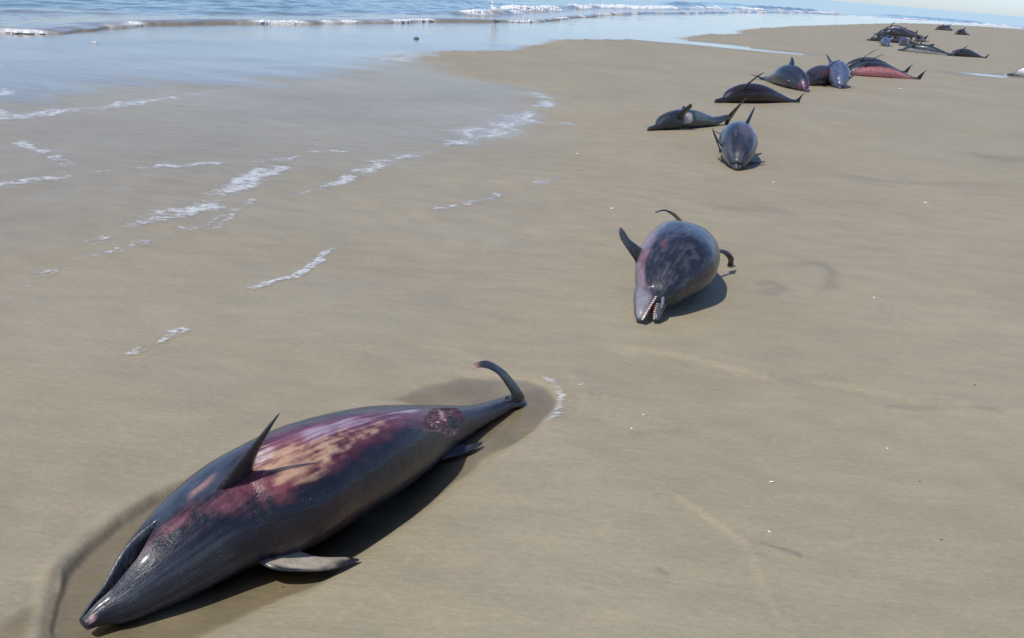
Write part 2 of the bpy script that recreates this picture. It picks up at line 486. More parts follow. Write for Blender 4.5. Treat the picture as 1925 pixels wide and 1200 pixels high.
az = np.radians(np.r_[np.linspace(-110, -38, 30)[:-1], np.linspace(-38, 38, 720), np.linspace(38, 110, 30)[1:]])
dep = np.radians(np.linspace(64, 2.2, 640))
rad = np.r_[1.7 / np.tan(dep), 1.7 / np.tan(dep[-1]) * 1.03 ** np.arange(1, 110)]
X, Y = polar_grid(az, rad)
Z = relief(X, Y)
nr, nc = X.shape
mir = sdist(X, Y, MIRROR)
wob = fbm(X * 0.5, Y * 0.5, 71, 3)
Rg = np.hypot(X, Y)
soft = np.where(Y < 20, 1.3, 0.25)
strk = fbm(X * 0.7 - Y * 0.25, (Y + 0.35 * X) * 2.6, 81, 3)
mirror_c = sstep(-soft * 1.1, soft * 0.9, mir + soft * (0.55 * wob + 0.45 * strk))
stream_c = np.maximum(sstep(-0.15, 0.3, sdist(X, Y, STREAM) + 0.25 * wob), sstep(-0.05, 0.1, sdist(X, Y, STREAM2)))
sw = sdist(X, Y, SWASH)
swash_c = 0.42 * sstep(-0.45, 0.75, sw + 0.25 * fbm(X * 1.3, Y * 1.3, 91, 3))
wash_c = sstep(-0.35, 0.5, sdist(X, Y, WASH) + 0.25 * fbm(X * 0.8, Y * 0.8, 95, 3))
# seaward slope so that the sand dips under the sea
D_SH = np.array([0.38, 0.925]); N_SH = np.array([-0.925, 0.38])
nn = X * N_SH[0] + Y * N_SH[1]
Z -= 0.05 * sstep(13, 19, nn) * sstep(400, 100, Rg) + 1.5 * sstep(17, 60, nn)
# beyond the spit the beach ends in the sea on the right too
Z -= 3.0 * sstep(175, 260, Rg) + 0.02 * sstep(150, 175, Rg)
stain = np.zeros(X.shape)
for poly, wid, amt in STAINS_RIM_SHADE:
    m = (np.abs(X - np.mean([p[0] for p in poly])) < 6) & (np.abs(Y - np.mean([p[1] for p in poly])) < 6)
    d, sd, t = polydist(X[m], Y[m], poly)
    d = d + wid * 0.6 * fbm(X[m] * 1.2 / wid * 0.2, Y[m] * 1.2 / wid * 0.2, 101, 3)
    stain[m] = np.maximum(stain[m], min(0.6, 1.35 * amt) * np.exp(-(np.maximum(d, 0) / wid) ** 2) * sstep(0, .1, t + .03) * sstep(1, .9, t - .03) * (0.5 + 0.8 * vnoise(X[m] * 9, Y[m] * 14, 7)))
headp = sdist(X, Y, HEADPOOL); tailp = sdist(X, Y, TAILPOOL)
pool_c = np.where((Z < POOL_Z - 0.001) & (Rg < 6), np.clip((POOL_Z - Z) / 0.008, 0, 1), 0)
wet = np.clip(np.maximum.reduce([0.45 * mirror_c, 0.12 * swash_c / 0.42, 0.05 * wash_c, stream_c * 0.7, pool_c * 0.85]) + 0.10 * wob, 0, 1)
V = np.stack([X, Y, Z], -1).reshape(-1, 3)
F = grid_faces(nr, nc)
sand_me = mesh_from('beach_sand', V, F, SAND, floats={'stain': np.clip(stain, 0, 1), 'wet': wet, 'gloss': np.clip(np.maximum(wet, 0.42 * wash_c * (0.8 + 0.5 * strk)), 0, 1)})
link('beach_sand', sand_me, kind='structure', label='wet tan beach sand with faint ripples and drainage marks')

FOAM_GLINT_LINES = [
    ([(-2.493, 4.332), (-2.47, 4.577), (-2.485, 4.932), (-2.424, 5.363), (-2.26, 5.709), (-2.143, 6.101)], 0.035, 700, 0.019),
    ([(-2.143, 6.101), (-1.984, 6.344), (-1.961, 6.741), (-1.899, 7.202)], 0.05, 420, 0.020),
    ([(-2.512, 5.565), (-2.362, 6.431), (-2.18, 6.74), (-2.162, 7.581), (-2.163, 8.374)], 0.10, 300, 0.024),
    ([(-2.235, 7.55), (-2.115, 7.706), (-2.041, 8.071), (-2.059, 8.498)], 0.09, 320, 0.024),
    ([(-1.742, 7.36), (-1.572, 7.688), (-1.414, 8.191), (-1.323, 8.719), (-1.126, 9.36), (-0.827, 9.875)], 0.05, 520, 0.017),
    ([(-1.422, 8.234), (-1.298, 8.861), (-1.104, 9.579), (-0.847, 10.091), (-0.772, 10.473), (-0.361, 11.184), (-0.082, 11.969)], 0.09, 380, 0.020),
    ([(-3.711, 6.73), (-3.668, 6.933), (-3.343, 7.481), (-2.825, 8.085), (-2.222, 8.601), (-1.884, 9.183), (-1.548, 9.504)], 0.06, 520, 0.014),
    ([(-1.408, 5.073), (-1.36, 5.214), (-1.309, 5.3), (-1.226, 5.387), (-1.202, 5.545), (-1.182, 5.817), (-1.102, 6.215)], 0.018, 420, 0.010),
    ([(-1.678, 4.013), (-1.628, 4.122), (-1.575, 4.238), (-1.547, 4.366), (-1.531, 4.483)], 0.02, 230, 0.008),
    ([(-0.705, 7.31), (-0.449, 7.594), (-0.258, 7.866), (-0.164, 8.175)], 0.03, 120, 0.011),
    ([(0.096, 8.553), (0.212, 8.72), (0.381, 8.99)], 0.04, 60, 0.012),
    ([(-0.075, 16.058), (0.174, 15.506), (0.289, 14.906), (0.029, 13.63), (-0.064, 12.826), (0.17, 12.486), (0.435, 12.648), (0.661, 12.504)], 0.10, 260, 0.020),
    ([(-0.753, 10.241), (-0.543, 11.278), (-0.266, 11.859), (0.03, 13.519)], 0.20, 140, 0.016),
    ([(-7.559, 14.29), (-5.008, 9.566), (-4.799, 10.217), (-4.393, 11.269), (-3.911, 13.026), (-3.53, 13.658)], 0.12, 260, 0.018),
    ([(-3.274, 17.582), (-2.867, 18.451), (-2.477, 19.859), (-2.28, 21.806)], 0.25, 120, 0.03),
    ([(0.135, 4.253), (0.207, 4.174), (0.242, 4.019), (0.221, 3.846), (0.18, 3.707)], 0.002, 150, 0.0),  # bright line on the tail pool rim, a glint painted as foam
    ([(0.314, 4.185), (0.37, 4.106), (0.393, 4.011)], 0.010, 30, 0.005),
    ([(-3.457, 7.649), (-3.769, 7.972), (-4.287, 8.506), (-4.416, 8.582)], 0.06, 60, 0.014),
]
swfoam_glint = np.zeros(X.shape)
for kf, (poly, wid, cnt, siz) in enumerate(FOAM_GLINT_LINES):
    P_ = np.array([p[:2] for p in poly])
    mg = 0.6 + 4 * wid
    m = (X > P_[:, 0].min() - mg) & (X < P_[:, 0].max() + mg) & (Y > P_[:, 1].min() - mg) & (Y < P_[:, 1].max() + mg)
    d, sd, t = polydist(X[m], Y[m], poly)
    Lp = np.linalg.norm(np.diff(P_, axis=0), axis=1).sum()
    w2 = wid * 1.25 + 0.006
    d = np.abs(d + w2 * 0.8 * fbm(X[m] * 0.5 / w2, Y[m] * 0.5 / w2, 301 + kf, 2))
    gate = sstep(0.25, 0.7, vnoise(t * Lp * 1.7, 0 * t + kf, 303) + 0.35 * vnoise(t * Lp * 6.3, 0 * t + kf, 305) - 0.1)
    dens = min(1.0, 0.40 + 26.0 * siz)
    thin = (0.60 + 0.30 * gate) * min(1.0, 0.72 + 25 * siz) * np.exp(-(d / (0.010 + 0.0052 * np.hypot(X[m], Y[m]))) ** 2) * sstep(0, 0.06, t) * sstep(1, 0.94, t)
    swfoam_glint[m] = np.maximum(swfoam_glint[m], thin)
    swfoam_glint[m] = np.maximum(swfoam_glint[m], dens * (0.30 + 0.62 * gate) * np.exp(-(d / w2) ** 2) * sstep(0, 0.06, t) * sstep(1, 0.94, t))

# thin water lying on the sand
cover = np.maximum.reduce([mirror_c, stream_c * 0.85, swash_c])
cover = np.maximum(cover, pool_c)
cover = np.maximum(cover, 0.5 * sstep(0.05, 0.4, swfoam_glint))
Zw = np.where(pool_c > 0, np.maximum(POOL_Z, Z + 0.0005), Z + 0.004)
keep_v = (cover > 0.01) & (Rg < 190)
kv = keep_v.ravel()[F].all(1)
Ff = F[kv]
used = np.unique(Ff)
remap = np.full(nr * nc, -1); remap[used] = np.arange(len(used))
film_me = mesh_from('shallow_water', np.stack([X, Y, Zw], -1).reshape(-1, 3)[used], remap[Ff], FILM, floats={'cover': cover.ravel()[used], 'foam': swfoam_glint.ravel()[used]})
link('shallow_water', film_me, kind='structure', label='thin sheet of seawater lying over the flat sand')

# ------------------------------------------------------------------ the sea
SEA_EDGE = [(-11.29, 11.357), (-10.248, 15.212), (-9.352, 18.107), (-8.937, 18.411), (-8.678, 18.994), (-8.689, 20.539), (-8.724, 22.558), (-7.948, 24.842), (-7.145, 26.088), (-6.21, 27.247), (-4.834, 30.848), (-3.42, 35.629), (-2.079, 37.456), (-0.201, 40.245), (1.148, 46.091), (4.161, 59.848), (11.238, 77.862),
            (21.624, 106.071), (33.309, 131.348), (41.285, 140.615), (49.304, 143.425), (59.301, 154.537), (70.971, 167.509), (78.34, 171.711), (88.673, 162.951)]
saz = np.radians(np.linspace(-50, 50, 620))
srad = np.r_[np.arange(14, 62, 0.13), 62 * 1.013 ** np.arange(0, 420)]
SX, SY = polar_grid(saz, srad)
ed, es, et = polydist(SX, SY, SEA_EDGE)
ed = ed * es                                   # + = offshore (left of the edge)
sl = SX * D_SH[0] + SY * D_SH[1]               # along the shore
on = SX * N_SH[0] + SY * N_SH[1]               # offshore
dd = ed + 0.35 * fbm(sl * 0.22, on * 0.3, 201, 2) + 0.12 * fbm(sl * 0.9, on * 0.9, 203, 2)
SRad = np.hypot(SX, SY)
zs = 0.012 + 0.05 * sstep(0, 0.35, dd) - 0.03 * sstep(0.4, 1.6, dd)
def ridge(x, c, wf, wb):
    t = x - c
    return np.where(t < 0, np.exp(-(t / wf) ** 2), np.exp(-(t / wb) ** 2))
along = fbm(sl * 0.13, on * 0.02, 211, 3)
a1 = 0.21 * sstep(-0.6, 0.2, along)
c1 = 2.7 + 0.8 * fbm(sl * 0.10, 0 * sl, 213, 2)
r1 = ridge(dd, c1, 0.22, 0.9)
a2 = 0.36 * sstep(-0.2, 0.4, fbm(sl * 0.06 + 4.4, on * 0.01, 217, 2))
c2 = 7.5 + 1.2 * fbm(sl * 0.05, 0 * sl, 219, 2)
r2 = ridge(dd, c2, 0.9, 1.8)
a3 = 0.32 * sstep(-0.3, 0.4, fbm(sl * 0.045 + 1.4, on * 0.01, 221, 2))
r3 = ridge(dd, 15 + 2 * fbm(sl * 0.03, 0 * sl, 223, 2), 1.3, 3.0)
zs = zs + a1 * r1 + a2 * r2 + a3 * r3
zs = zs + (0.035 * fbm(sl * 0.35, on * 1.3, 231, 3) + 0.02 * fbm(sl * 1.3, on * 3.2, 233, 2)) * sstep(0.3, 3, dd) * sstep(300, 60, SRad)
foam = a1 / 0.21 * ridge(dd, c1 - 0.08, 0.22, 0.85) * sstep(-0.35, 0.15, along + 0.5 * fbm(sl * 0.9, on * 1.1, 241, 2))
foam = np.maximum(foam, 0.55 * ridge(dd, 0.12, 0.10, 0.18) * sstep(0.0, 0.5, fbm(sl * 0.6, on * 0.2, 243, 3)))
foam = np.maximum(foam, 0.9 * sstep(140, 150, SRad) * ridge(dd, 0.6, 0.5, 1.2))
foam = np.clip(foam * 1.5, 0, 1)
turbid = np.clip(0.95 * sstep(5.0, 0.8, dd + 1.3 * fbm(sl * 0.2, on * 0.3, 251, 2)), 0, 1)
zs = np.where(dd < 0.02, -0.12, zs)
keep = (dd > 0.02)
turbid = np.maximum(turbid, 0.30 * r2 * a2 / 0.36)
SFa = grid_faces(*SX.shape)
kv = keep.ravel()[SFa].any(1)
SFa = SFa[kv]
used = np.unique(SFa)
remap = np.full(SX.size, -1); remap[used] = np.arange(len(used))
sea_me = mesh_from('sea', np.stack([SX, SY, zs], -1).reshape(-1, 3)[used], remap[SFa], SEA,
                   floats={'foam': foam.ravel()[used], 'turbid': turbid.ravel()[used]})
link('sea', sea_me, kind='structure', label='pale blue sea with small breaking waves along the shore')

# ------------------------------------------------------------------ foam lying on the swash
foamV, foamF = [], []
def foam_blob(x, y, z, a, b, h, ang):
    n = random.choice((6, 7, 8))
    base = len(foamV)
    ca, sa = math.cos(ang), math.sin(ang)
    for ring, (rr, hh) in enumerate(((1.0, 0.0), (0.72, 0.75))):
        for k in range(n):
            th = 2 * math.pi * k / n
            q = rr * (0.65 + 0.6 * random.random())
            px, py = a * q * math.cos(th), b * q * math.sin(th)
            foamV.append((x + px * ca - py * sa, y + px * sa + py * ca, z + h * hh * (0.7 + 0.5 * random.random())))
    foamV.append((x, y, z + h))
    for k in range(n):
        k2 = (k + 1) % n
        foamF.append((base + k, base + k2, base + n + k2, base + n + k))
        foamF.append((base + n + k, base + n + k2, base + 2 * n))
def zat(x, y):
    return float(relief(np.array([x], float), np.array([y], float))[0])
# lumps on the breaking crests
crest = np.argwhere((foam > 0.6) & (SRad < 120) & (np.abs(SX) < SY * 0.62 + 5))
pick = crest[rng.choice(len(crest), min(9000, len(crest)), replace=False)]
for i, j in pick:
    s = (0.016 + 0.040 * random.random() ** 2 * foam[i, j]) * (1 + SRad[i, j] / 60)
    foam_blob(SX[i, j], SY[i, j], zs[i, j] - 0.01, s * 2.2, s * 1.0, s * 0.7, math.atan2(D_SH[1], D_SH[0]) + random.gauss(0, 0.4))
foam_me = mesh_from('sea_foam', np.array(foamV), foamF, FOAM)
link('sea_foam', foam_me, kind='stuff', label='white foam lumps on the crests of the small breaking waves')

# ------------------------------------------------------------------ dolphins
#BODY_BEGIN
def catmull(P, n):
    """resample control rows (k, m) to n rows, centripetal-free uniform Catmull-Rom"""
    P = np.asarray(P, float)
    Q = np.vstack([2 * P[0] - P[1], P, 2 * P[-1] - P[-2]])
    t = np.linspace(0, len(P) - 1, n)
    i = np.minimum(t.astype(int), len(P) - 2); f = (t - i)[:, None]
    p0, p1, p2, p3 = Q[i], Q[i + 1], Q[i + 2], Q[i + 3]
    return 0.5 * (2 * p1 + (p2 - p0) * f + (2 * p0 - 5 * p1 + 4 * p2 - p3) * f ** 2 + (3 * p1 - p0 - 3 * p2 + p3) * f ** 3)

def frames(C, roll):
    """tangent, dorsal direction and side direction at each ring; roll = angle of the back from straight up towards the right"""
    T = np.gradient(C, axis=0); T /= np.linalg.norm(T, axis=1)[:, None]
    S = np.cross(T, np.array([0, 0, 1.0])); S /= np.linalg.norm(S, axis=1)[:, None]
    Up = np.cross(S, T)
    roll = np.asarray(roll)[:, None]
    Dd = np.cos(roll) * Up + np.sin(roll) * S
    B = np.cross(T, Dd)
    return T, Dd, B

def near_body(ctrl, nr, na, roll):
    R = catmull(ctrl, nr)
    C = R[:, :3]; r = np.maximum(R[:, 3], 0.004)
    L = np.r_[0, np.cumsum(np.linalg.norm(np.diff(C, axis=0), axis=1))]
    u = L / L[-1]
    # smooth the centre line a little so that the skin stays even
    for _ in range(6):
        C[1:-1] = 0.25 * C[:-2] + 0.5 * C[1:-1] + 0.25 * C[2:]
    T, Dd, B = frames(C, np.full(nr, roll))
    ph = np.arange(na) * 2 * np.pi / na
    return C, r, u, T, Dd, B, ph
#BODY_END

def ring_mesh(Pts):
    """Pts (nr, na, 3) closed tube with capped ends"""
    nr, na, _ = Pts.shape
    V = Pts.reshape(-1, 3)
    i = np.arange(nr - 1)[:, None] * na; j = np.arange(na)[None, :]; j2 = (j + 1) % na
    F = np.stack([(i + j).ravel(), (i + j2).ravel(), (i + na + j2).ravel(), (i + na + j).ravel()], 1)
    F = [tuple(f) for f in F]
    n = len(V)
    V = np.vstack([V, Pts[0].mean(0), Pts[-1].mean(0)])
    for k in range(na):
        k2 = (k + 1) % na
        F.append((n, k2, k)); F.append((n + 1, (nr - 1) * na + k, (nr - 1) * na + k2))
    return V, F

def fin_mesh(LE, TE, thick, ns=18, nc=9, floor=None):
    """a blade between a leading and a trailing edge polyline; thick = root thickness"""
    A = catmull(LE, ns); Bq = catmull(TE, ns)
    ts = np.linspace(0, 1, nc)
    prof = np.sqrt(np.clip(np.sin(np.pi * ts ** 0.75), 0, 1)) * 0.5
    chord = Bq - A
    span = np.gradient(0.5 * (A + Bq), axis=0)
    N = np.cross(chord, span); N /= np.linalg.norm(N, axis=1)[:, None] + 1e-9
    for k in range(1, ns):
        if N[k] @ N[k - 1] < 0: N[k] *= -1
    th = thick * (1.0 - 0.82 * np.linspace(0, 1, ns) ** 0.8)
    th[0] *= 1.7; th[1] *= 1.25
    up = A[:, None] + chord[:, None] * ts[None, :, None] + N[:, None] * (prof[None, :, None] * th[:, None, None])
    dn = A[:, None] + chord[:, None] * ts[None, ::-1, None] - N[:, None] * (prof[None, ::-1, None] * th[:, None, None])
    Pts = np.concatenate([up, dn[:, 1:-1]], 1)
    if floor is not None:
        Pts[..., 2] = np.maximum(Pts[..., 2], floor)
    V, F = ring_mesh(Pts)
    return V, F

class Build:
    def __init__(s): s.V, s.F, s.C, s.K, s.n = [], [], [], [], 0
    def add(s, V, F, C, rings=None):
        C = np.asarray(C, float)
        if rings is None: s.K.append(V * np.array([0.5, 0.5, 3.0]))
        else:
            u_, na_ = rings; a_ = np.arange(na_) * 2 * np.pi / na_
            K = np.stack([np.repeat(u_, na_) * 2, np.tile(np.cos(a_), len(u_)), np.tile(np.sin(a_), len(u_))], 1)
            s.K.append(np.vstack([K, [[0, 0, 0], [2, 0, 0]]]))
        if C.ndim == 1: C = np.tile(C, (len(V), 1))
        s.V.append(V); s.C.append(C); s.F += [tuple(i + s.n for i in f) for f in F]; s.n += len(V)
    def object(s, name, origin, label, group='stranded dolphins'):
        V = np.vstack(s.V) - np.array(origin)
        me = mesh_from(name, V, s.F, SKIN, colors=np.vstack(s.C), bodyco=np.vstack(s.K))
        o = link(name, me, label, 'dolphin', group)
        o.location = origin
        return o

SLATE = np.array([0.030, 0.032, 0.040])
def lerp(a, b, f): return a + (b - a) * f[..., None]

# ---- the near dolphin, lying on its side with the belly towards us
def patch(u, th, poly, soft, nu=None, seed=0, amp=0.0, freq=(20, 3)):
    """soft mask of a polygon given in (u along the body, angle in degrees / 400)"""
    a = th / 400.0
    P = [(p[0], p[1] / 400.0) for p in poly]
    uu = u + amp * fbm(u * freq[0], th / 40.0 * freq[1], seed, 3)
    aa = a + amp * fbm(u * freq[0] + 9, th / 40.0 * freq[1] + 5, seed + 3, 3)
    return sstep(-soft, soft, sdist(uu, aa, P))

def near_dolphin():
    NA, NR = 320, 420
    C, r, u, T, Dd, B, ph = near_body(NEAR, NR, NA, 0.0)
    U, TH = np.meshgrid(u, np.degrees(ph), indexing='ij')     # TH: 0 = top, measured so that right side = -90 -> see below
    S = B                                                      # right-hand side
    # angle q from the right side (0) over the top (90) to the left (180)
    q = np.radians(90 - TH) ; Q = np.degrees(q); Q = (Q + 180) % 360 - 180
    rr = np.tile(r[:, None], (1, NA)).copy()
    # belly at 11 deg, back at 191: flatter belly, keel on the tail stock
    rel = np.radians(Q - 11)
    tail = sstep(0.72, 0.95, U)
    rr *= 1 + 0.06 * np.cos(2 * rel) * sstep(0.15, 0.35, U) * (1 - tail)
    rr *= 1 + tail * (0.22 * np.cos(2 * rel))
    rr *= 1 + 0.012 * fbm(U * 9, Q / 40.0, 401, 3) * sstep(0.05, 0.2, U)
    # mouth slit along the left/top of the beak
    mline = 101 + 3 * np.sin(U * 30)
    half = 3 + 17 * sstep(-0.02, 0.05, U) * sstep(0.136, 0.08, U)
    dm = np.abs(Q - mline) / np.maximum(half, 0.5)
    slit = (1 - sstep(0.65, 1.2, dm)) * sstep(0.135, 0.125, U)
    lip = np.exp(-((dm - 1.22) / 0.10) ** 2) * sstep(0.135, 0.12, U)
    rr *= 1 - 0.55 * slit * sstep(0.0, 0.02, U)
    # ragged hole near the tail
    Ucol, Qcol = U, Q
    w = patch(U, Q, [(0.675, 68.0), (0.74, 66.0), (0.74, 32.0), (0.707, 8.0), (0.622, 22.0), (0.565, 38.0), (0.588, 52.0)], 0.010, seed=433, amp=0.012)
    rr *= 1 - 0.07 * w * (0.5 + vnoise(U * 160, Q / 4.0, 435)) + 0.03 * patch(U, Q, [(0.675, 68.0), (0.74, 66.0), (0.74, 32.0), (0.707, 8.0), (0.622, 22.0), (0.565, 38.0), (0.588, 52.0)], 0.02, seed=433, amp=0.012) * (1 - w)
    Pts = C[:, None] + rr[..., None] * (np.cos(q)[..., None] * S[:, None] + np.sin(q)[..., None] * Dd[:, None])
    Pts[..., 2] = np.maximum(Pts[..., 2], -0.036)
    # ---- skin colour
    col = np.tile(np.array([0.008, 0.0105, 0.018]), (NR, NA, 1))
    fine = fbm(U * 60, Q / 9.0, 411, 4); streak = fbm(U * 14, Q / 3.0, 413, 4)
    col = lerp(col, np.array([0.018, 0.012, 0.020]), sstep(-0.3, 0.8, fbm(U * 6, Q / 30.0, 415, 3)) * sstep(0.15, 0.3, U))
    # grey scuffed snout and throat
    g = patch(U, Q, [(0.004, 82.0), (0.051, 88.0), (0.098, 86.0), (0.123, 72.0), (0.175, 28.0), (0.205, -26.0), (0.133, -34.0), (0.053, -44.0)], 0.03, seed=417, amp=0.02)
    col = lerp(col, np.array([0.075, 0.080, 0.095]), 0.65 * g * (0.55 + 0.45 * streak))
    # blue-grey left side above the flipper
    g = patch(U, Q, [(0.126, 130.0), (0.239, 114.0), (0.285, 120.0), (0.282, 96.0), (0.222, 76.0), (0.187, 78.0), (0.133, 92.0)], 0.02, seed=418, amp=0.01)
    col = lerp(col, np.array([0.050, 0.066, 0.092]), 0.8 * g)
    g = patch(U, Q, [(0.178, 98.0), (0.219, 94.0), (0.213, 84.0), (0.178, 88.0)], 0.012, seed=419, amp=0.01)
    col = lerp(col, np.array([0.40, 0.22, 0.19]), 0.6 * g * sstep(-0.3, 0.4, streak))
    # pink-red bruise in front of the flipper
    g = patch(U, Q, [(0.111, 90.0), (0.136, 86.0), (0.181, 72.0), (0.216, 64.0), (0.285, 46.0), (0.277, 32.0), (0.202, 42.0), (0.162, 54.0), (0.133, 66.0), (0.111, 76.0)], 0.032, seed=421, amp=0.022)
    col = lerp(col, np.array([0.185, 0.070, 0.088]), np.clip(0.8 * g * (0.55 + 0.7 * fine + 0.5 * streak), 0, 1))
    g = patch(U, Q, [(0.244, 64.0), (0.271, 58.0), (0.296, 50.0), (0.31, 44.0), (0.29, 34.0), (0.263, 36.0), (0.23, 50.0)], 0.030, seed=422, amp=0.03)
    col = lerp(col, np.array([0.15, 0.036, 0.038]), np.clip(0.8 * g * (0.6 + 0.9 * fine), 0, 1))
    # maroon flank
    g = patch(U, Q, [(0.282, 96.0), (0.327, 104.0), (0.429, 90.0), (0.565, 76.0), (0.675, 62.0), (0.664, 36.0), (0.518, 46.0), (0.46, 46.0), (0.35, 38.0), (0.298, 34.0), (0.239, 50.0), (0.219, 58.0), (0.25, 76.0)], 0.030, seed=423, amp=0.016)
    col = lerp(col, np.array([0.145, 0.035, 0.050]), np.clip(g * (0.9 + 0.3 * fine), 0, 1))
    g = patch(U, Q, [(0.296, 96.0), (0.35, 96.0), (0.434, 80.0), (0.522, 68.0), (0.455, 60.0), (0.347, 68.0), (0.296, 70.0), (0.274, 74.0)], 0.014, seed=424, amp=0.016)
    col = lerp(col, np.array([0.27, 0.105, 0.125]), np.clip(g * (0.4 + 1.0 * streak), 0, 1))
    # pale lavender streak along the top: a wet highlight painted into the skin
    g = patch(U, Q, [(0.341, 82.0), (0.414, 80.0), (0.509, 78.0), (0.612, 74.0), (0.574, 64.0), (0.485, 64.0), (0.395, 68.0), (0.332, 70.0)], 0.010, seed=425, amp=0.012)
    col = lerp(col, np.array([0.36, 0.28, 0.34]), np.clip(g * (0.25 + 1.3 * streak), 0, 1))
    # bare cream blubber
    g = patch(U, Q, [(0.271, 76.0), (0.29, 80.0), (0.31, 74.0), (0.315, 66.0), (0.332, 70.0), (0.371, 68.0), (0.414, 66.0), (0.47, 62.0), (0.465, 56.0), (0.409, 54.0), (0.364, 50.0), (0.329, 44.0), (0.315, 42.0), (0.269, 64.0)], 0.012, seed=427, amp=0.022, freq=(40, 6))
    dots = sstep(0.62, 0.75, vnoise(U * 190, Q / 2.2, 428)) * sstep(0.45, 0.6, vnoise(U * 30, Q / 16.0, 429))
    col = lerp(col, np.array([0.46, 0.285, 0.185]), np.clip(g * (0.62 + 0.7 * fine + 0.7 * streak) * (1 - 0.8 * dots), 0, 1))
    g = patch(U, Q, [(0.282, 54.0), (0.304, 50.0), (0.321, 44.0), (0.315, 42.0), (0.296, 38.0), (0.279, 42.0), (0.279, 50.0)], 0.006, seed=430, amp=0.012, freq=(34, 5))
    col = lerp(col, np.array([0.44, 0.27, 0.17]), np.clip(g * (0.75 + 0.7 * fine) * (1 - 0.6 * dots), 0, 1))
    g = patch(U, Q, [(0.271, 78.0), (0.296, 88.0), (0.304, 80.0), (0.296, 70.0), (0.279, 68.0)], 0.006, seed=431, amp=0.01)
    col = lerp(col, np.array([0.56, 0.44, 0.42]), np.clip(g * (0.5 + 1.0 * streak), 0, 1))
    # dark red low flank near the lower flipper
    g = patch(U, Q, [(0.277, -30.0), (0.31, 8.0), (0.395, 4.0), (0.419, -20.0), (0.341, -46.0), (0.301, -50.0)], 0.03, seed=432, amp=0.02)
    col = lerp(col, np.array([0.045, 0.014, 0.014]), 0.6 * g)
    # torn hole
    g2 = patch(U, Q, [(0.675, 68.0), (0.74, 66.0), (0.74, 32.0), (0.707, 8.0), (0.622, 22.0), (0.565, 38.0), (0.588, 52.0)], 0.018, seed=433, amp=0.016)
    col = lerp(col, np.array([0.12, 0.018, 0.020]), np.clip(g2 * (0.7 + 0.9 * fine), 0, 1))
    col = lerp(col, np.array([0.62, 0.40, 0.38]), 0.8 * g2 * sstep(0.75, 0.95, fbm(U * 120, Q / 6.0, 437, 2)))
    g2 = patch(U, Q, [(0.702, 50.0), (0.729, 40.0), (0.723, 18.0), (0.686, 16.0), (0.675, 32.0)], 0.006, seed=434, amp=0.006)
    col = lerp(col, np.array([0.012, 0.008, 0.008]), g2)
    g2 = patch(U, Q, [(0.67, 70.0), (0.691, 68.0), (0.664, 44.0), (0.643, 46.0)], 0.005, seed=435, amp=0.006)
    col = lerp(col, np.array([0.55, 0.32, 0.32]), 0.8 * g2)
    # mouth, lips, pink nose tip
    col = lerp(col, np.array([0.003, 0.003, 0.004]), np.clip(slit * 1.6, 0, 1))
    col = lerp(col, np.array([0.26, 0.26, 0.29]), 0.5 * lip * (Q > mline))  # sunlit edge of the outer lip, painted pale
    g = patch(U, Q, [(0.004, 48.0), (0.009, 60.0), (0.011, 40.0), (0.007, 16.0), (0.003, 20.0)], 0.006, seed=440, amp=0.003)
    col = lerp(col, np.array([0.50, 0.28, 0.30]), g * sstep(0.9, 1.3, dm))
    V, F = ring_mesh(Pts)
    cc = np.vstack([col.reshape(-1, 3), col[0].mean(0), col[-1].mean(0)])
    b = Build(); b.add(V, F, cc, (u, NA))
    dark = np.array([0.018, 0.019, 0.023])
    # upper flipper, standing up
    V, F = fin_mesh([(-0.795, 2.494, 0.255), (-0.756, 2.495, 0.315), (-0.702, 2.506, 0.39), (-0.648, 2.526, 0.465), (-0.62, 2.54, 0.503)],
                    [(-0.705, 2.58, 0.275), (-0.691, 2.552, 0.335), (-0.669, 2.535, 0.395), (-0.636, 2.535, 0.465), (-0.616, 2.541, 0.503)], 0.026, 26)
    b.add(V, F, dark)
    # lower flipper, held just over the sand
    V, F = fin_mesh([(-0.691, 2.506, 0.055), (-0.62, 2.477, 0.045), (-0.55, 2.49, 0.035), (-0.462, 2.527, 0.025), (-0.392, 2.6, 0.018)],
                    [(-0.57, 2.595, 0.04), (-0.531, 2.583, 0.035), (-0.489, 2.586, 0.03), (-0.436, 2.604, 0.024), (-0.393, 2.608, 0.018)], 0.022, 30, 13)
    fc = np.tile(np.array([0.36, 0.32, 0.25]), (len(V), 1))  # pale top face: wet sky gloss painted in with the skin tone
    tt = np.r_[np.repeat(np.linspace(0, 1, 30), 24), 0, 1]
    prof = np.r_[np.tile(np.r_[np.linspace(0, 1, 13), np.linspace(1, 0, 13)[1:-1]], 30), 0, 1]
    nz = fbm(V[:, 0] * 25, V[:, 1] * 25, 451, 3)
    dk = np.maximum.reduce([sstep(0.16, 0.04, prof + 0.06 * nz), sstep(0.93, 0.99, prof), sstep(0.62, 0.8, tt + 0.12 * nz), sstep(0.16, 0.06, tt + 0.05 * nz)])
    fc = lerp(fc, dark, np.clip(dk, 0, 1))
    b.add(V, F, fc)
    # tail fluke: upper lobe stands up and folds over, smaller pieces lie under the tail
    V, F = fin_mesh([(-0.008, 3.835, 0.015), (0.024, 3.85, 0.05), (0.003, 3.834, 0.1), (-0.042, 3.803, 0.165), (-0.093, 3.78, 0.195), (-0.144, 3.775, 0.19)],
                    [(0.08, 3.933, 0), (0.074, 3.912, 0.04), (0.032, 3.898, 0.1), (-0.019, 3.873, 0.16), (-0.086, 3.839, 0.205), (-0.146, 3.789, 0.205)], 0.022, 34, 11, floor=-0.03)
    fc = np.tile(dark * 1.6, (len(V), 1))
    tt = np.r_[np.repeat(np.linspace(0, 1, 34), 20), 0, 1]
